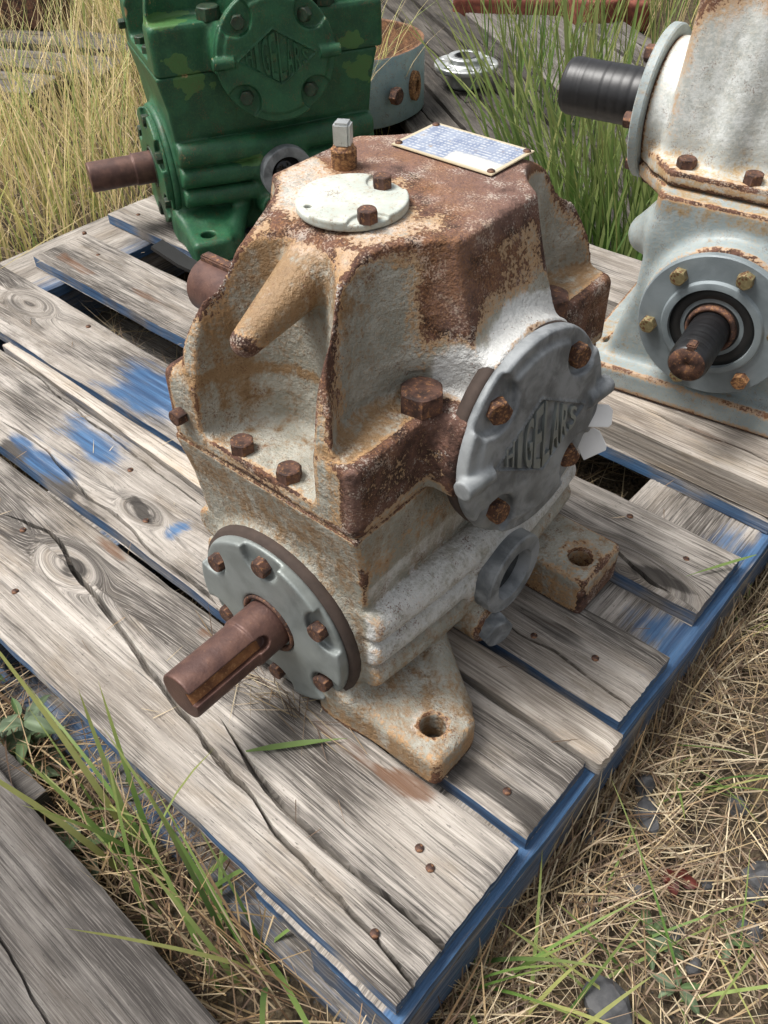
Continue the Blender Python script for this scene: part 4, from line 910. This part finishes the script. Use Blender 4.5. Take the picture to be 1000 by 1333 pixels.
# long green tufts between the pallets behind the gearbox
def tuft(c, n, L, az, azs, lean, bend, wd, pal, label, sp=.05):
    x = RNG.normal(c[0], sp, n); y = RNG.normal(c[1], sp*.7, n)
    return blades('grass_tuft', np.c_[x, y, np.full(n, GZ)], RNG.uniform(*L, n), RNG.uniform(*wd, n), RNG.normal(az, azs, n), np.abs(RNG.normal(lean, .16, n)), RNG.uniform(*bend, n), pick(pal, n), M['grass'], label, 'grass', 7, None, .5, (.26, .28, .09))
GMIX = np.concatenate([GREEN*.85, GREEN*.7, GREEN, YGRN[2:3]*.8])
tuft((-.50, 1.20), 260, (.22, .44), R(140), 1.2, .18, (.1, .7), (.004, .0085), GMIX, 'dense tuft of long green grass behind the rusty gearbox', .09)
tuft((-.62, 1.17), 34, (.42, .66), R(165), .30, .42, (.2, .7), (.005, .0095), GMIX, 'long green blades leaning over the dark pallet', .05)
tuft((-.92, 1.78), 120, (.25, .5), R(100), 2., .12, (.05, .5), (.004, .008), GMIX, 'upright green tuft growing through the old dark pallet', .12)
tuft((-1.30, 2.02), 28, (.3, .5), R(100), 2., .10, (.05, .4), (.003, .005), GMIX, 'thin upright green tuft in front of the red casting', .09)
tuft((-.62, 1.62), 60, (.2, .45), R(60), 2., .25, (.2, .9), (.003, .006), np.concatenate([GMIX, STRAW[:3]]), 'green and straw tuft behind the black taped shaft', .12)
# green blades at the lower left gap and at the lower right
def px_tuft(pxy, n, L, az, azs, lean, bend, wd, label, sp=.012, z=GZ):
    p = px(*pxy, z); return tuft(p, n, L, az, azs, lean, bend, wd, np.concatenate([GREEN, YGRN[2:3]]), label, sp)
px_tuft((215, 1180), 34, (.16, .30), R(230), 1.7, .5, (.4, 1.3), (.0046, .0076), 'long green blades growing from the gap over the grey board', .022)
px_tuft((330, 1260), 40, (.14, .26), R(120), 1.8, .5, (.3, 1.2), (.0034, .0060), 'green blades growing in the gap by the blue pallet edge', .025)
px_tuft((130, 1060), 26, (.12, .22), R(20), 1.6, .6, (.3, 1.0), (.0022, .0040), 'green blades leaning over the front board edge', .02)
px_tuft((640, 1300), 16, (.10, .20), R(60), .9, .55, (.1, .9), (.0025, .0048), 'green grass tuft at the near corner of the blue pallet', .022)
px_tuft((900, 1010), 12, (.08, .16), R(300), 1.6, .8, (.2, .8), (.0020, .0036), 'grey green grass tuft lying on the straw', .02)
px_tuft((830, 1310), 7, (.10, .20), R(330), 1.8, 1.0, (.1, .6), (.0022, .0038), 'green blades lying across the straw by a dark stone', .03)
px_tuft((980, 830), 14, (.06, .13), R(90), 2., .6, (.1, .9), (.0020, .0035), 'small green tuft growing in the straw beside the pallet', .03)
px_tuft((960, 1270), 8, (.10, .22), R(200), 1.8, .9, (.1, .6), (.0020, .0035), 'thin green blades scattered over straw', .05)
# loose blades
def one_blade(pts, wd, col, name, label):
    pts = [np.array(p) for p in pts]; n = 14; P = []
    for t in np.linspace(0, 1, n):
        a = (1-t)**2*pts[0]+2*t*(1-t)*pts[1]+t*t*pts[2]; P.append(a)
    P = np.array(P); d = np.gradient(P, axis=0); s = np.cross(d, [0, 0, 1.]); s /= np.linalg.norm(s, axis=1)[:, None]
    w_ = wd*np.clip(np.minimum((np.linspace(0, 1, n)+.10)*3.0, (1-np.linspace(0, 1, n))*2.2), .05, 1)[:, None]
    V = np.concatenate([P-s*w_/2, P+np.array([0, 0, -.0006]), P+s*w_/2]); i = np.arange(n-1)
    F = np.concatenate([np.stack([i, i+1, i+n+1, i+n], 1), np.stack([i+n, i+n+1, i+2*n+1, i+2*n], 1)])
    o = ob(name, mesh_np(name, V, F, True, {'Col': ('FLOAT_COLOR', np.tile(col, (len(V), 1)))}), M['grass']); return tag(o, label, 'grass blade')
one_blade([px(320, 978, .004), px(390, 966, .006), px(452, 961, .004)], .0060, (.17, .26, .08), 'loose_grass', 'single green grass blade lying on the front board below the input flange')
one_blade([px(985, 722, .004), px(940, 735, .012), px(893, 750, .004)], .0035, (.22, .32, .10), 'loose_grass', 'thin green blade lying over the end of the knotted board')
one_blade([px(0, 350, .02), px(80, 300, .06), px(140, 262, .02)], .003, (.48, .40, .20), 'loose_grass', 'long straw stalk lying across the far ends of the pallet boards')
# broad leaved weeds
def leaf_mesh(L, W, curl, col, lobes=0):
    n, k = 9, 5; t = np.linspace(0, 1, n); s = np.linspace(-1, 1, k); V = []
    for ti in t:
        w_ = W/2*(np.sin(np.pi*min(1, ti**.75*.97+.03))**.8)*(1+.18*lobes*math.sin(ti*24))
        for si in s: V.append((ti*L*math.cos(curl*ti*.6), si*w_, ti*L*.25-curl*L*.5*ti*ti+abs(si)*w_*.35))
    V = np.array(V); i = (np.arange(n-1)[:, None]*k+np.arange(k-1)[None]).ravel(); F = np.stack([i, i+k, i+k+1, i+1], 1)
    C = np.tile(np.array(col), (len(V), 1)); C[np.arange(len(V)) % k == 2] *= 1.5
    return mesh_np('leaf', V, F, True, {'Col': ('FLOAT_COLOR', C)})
LEAVES = [leaf_mesh(.048, .014, .5, (.075, .115, .05)), leaf_mesh(.040, .015, .9, (.11, .155, .085)), leaf_mesh(.034, .011, .3, (.085, .14, .055)), leaf_mesh(.045, .016, .7, (.12, .165, .10), 1)]
def weed(p, n, h, label, flat=False, sc=1.):
    t = thing('weed_plant', label, 'plant', p, random.uniform(0, 6))
    st = lathe('stem', [(.0016, 0), (.0014, h*.5), (.0008, h), (.0001, h+.002)], 6)
    m_ = bpy.data.attributes if False else None
    a = st.attributes.new('Col', 'FLOAT_COLOR', 'POINT'); a.data.foreach_set('color', np.tile((.10, .16, .05, 1), (len(st.vertices), 1)).astype(np.float32).ravel())
    ob('stem', st, M['leaf'], t)
    for k in range(n):
        z = h*(.15+.85*k/max(1, n-1)) if not flat else .004+.004*random.random(); an = k*2.4+random.uniform(-.4, .4)
        ob('leaf', LEAVES[random.randrange(4)], M['leaf'], t, (.002*math.cos(an), .002*math.sin(an), z), (random.uniform(-.3, .3), random.uniform(-.5, .15) if not flat else random.uniform(-.05, .15), an), sc*random.uniform(.75, 1.2)*(1-.35*k/n))
weed(px(55, 985, GZ), 11, .075, 'leafy weed with several long grey green leaves in the gap', sc=1.45)
weed(px(-2, 900, GZ), 9, .14, 'tall weed at the front board edge with a curled leaf', sc=1.15)
weed(px(12, 1010, GZ), 10, .06, 'bushy weed with narrow leaves beside the grey board', sc=1.35)
weed(px(120, 1120, GZ), 8, .05, 'low leafy weed under the long grass blades', sc=1.3)
weed(px(845, 1222, GZ+.012), 4, .008, 'flat weed with one long dark leaf on the straw', True, .8)
weed(px(945, 1228, GZ+.012), 4, .01, 'flat lobed weed rosette on the straw near grey stones', True, .6)
weed(px(880, 1290, GZ+.012), 5, .012, 'flat weed rosette by the large dark stone', True, .7)
weed(px(995, 730, GZ+.01), 6, .06, 'green weed at the far blue corner of the pallet', sc=.9)
# stones
def stone(p, r, seed, label, group=None, sq=(1, 1, 1)):
    import bmesh
    bm = bmesh.new(); bmesh.ops.create_icosphere(bm, subdivisions=2, radius=1); rg = np.random.default_rng(seed); pl = rg.normal(size=(9, 3)); pl /= np.linalg.norm(pl, axis=1)[:, None]; dd = rg.uniform(.55, .9, 9)
    for v in bm.verts:
        c = np.array(v.co)
        for n_, d_ in zip(pl, dd):
            e = c@n_-d_
            if e > 0: c = c-n_*e
        v.co = c*r*np.array(sq)
    me = bpy.data.meshes.new('stone'); bm.to_mesh(me); bm.free(); me.polygons.foreach_set('use_smooth', np.zeros(len(me.polygons), bool))
    o = ob('stone', me, M['stone'], None, (p[0], p[1], GZ+r*.35+.012), (0, 0, seed)); tag(o, label, 'stone', group)
stone(px(790, 1306, GZ+.02), .024, 3, 'large dark angular stone in the straw by green blades', None, (1.2, .8, .7))
stone(px(843, 1060, GZ+.02), .017, 4, 'pointed grey stone in the straw beside the pallet', None, (.8, 1.3, .8))
stone(px(990, 1140, GZ+.02), .017, 5, 'rounded grey stone beside the lobed weed rosette')
for k, (a, b, r) in enumerate([(765, 1090, .010), (840, 1025, .013), (735, 1090, .008), (985, 1170, .011), (828, 1160, .009), (880, 1215, .008), (960, 1050, .011), (790, 1070, .008), (905, 1260, .009), (975, 1215, .012), (770, 1180, .008), (920, 1150, .007)]):
    stone(px(a, b, GZ+.015), r, 20+k, 'small dark stone half hidden in the dry straw', 'small stones in the straw')
def dead_leaf():
    p = px(880, 1145, GZ+.02); P = []
    t = thing('dead_leaf', 'crumpled dark red dead leaf on the straw', 'leaf', p)
    for k in range(6):
        me = leaf_mesh(.018, .012, .9, (.10, .022, .016)); ob('leaf', me, M['leaf'], t, (random.uniform(-.006, .006), random.uniform(-.006, .006), 0), (random.uniform(-.7, .7), random.uniform(-.6, .3), k*1.1))
dead_leaf()

# ------------------------------------------------------------------ litter on the deck
pc = px(365, 925, 0.); n = 70
blades('deck_litter', np.c_[RNG.normal(pc[0]-.01, .035, n), RNG.normal(pc[1]+.012, .010, n), RNG.uniform(.001, .004, n)], RNG.uniform(.012, .06, n), RNG.uniform(.0005, .0014, n), RNG.normal(0, .6, n)+np.pi*RNG.integers(0, 2, n), RNG.uniform(1.35, 1.56, n), RNG.uniform(0, .1, n), pick(STRAW*.7, n, .3), M['straw'], 'dead grass litter on the board below the input flange', 'straw', 4)
n = 150; x = RNG.uniform(-1.2, -.02, n); y = RNG.uniform(.01, 1.0, n)
blades('deck_litter', np.c_[x, y, RNG.uniform(.001, .003, n)], RNG.uniform(.006, .03, n), RNG.uniform(.0005, .0013, n), RNG.uniform(0, 6.3, n), RNG.uniform(1.42, 1.57, n), RNG.uniform(0, .08, n), pick(STRAW, n, .3), M['straw'], 'stray straw bits scattered over the pallet boards', 'straw', 4)
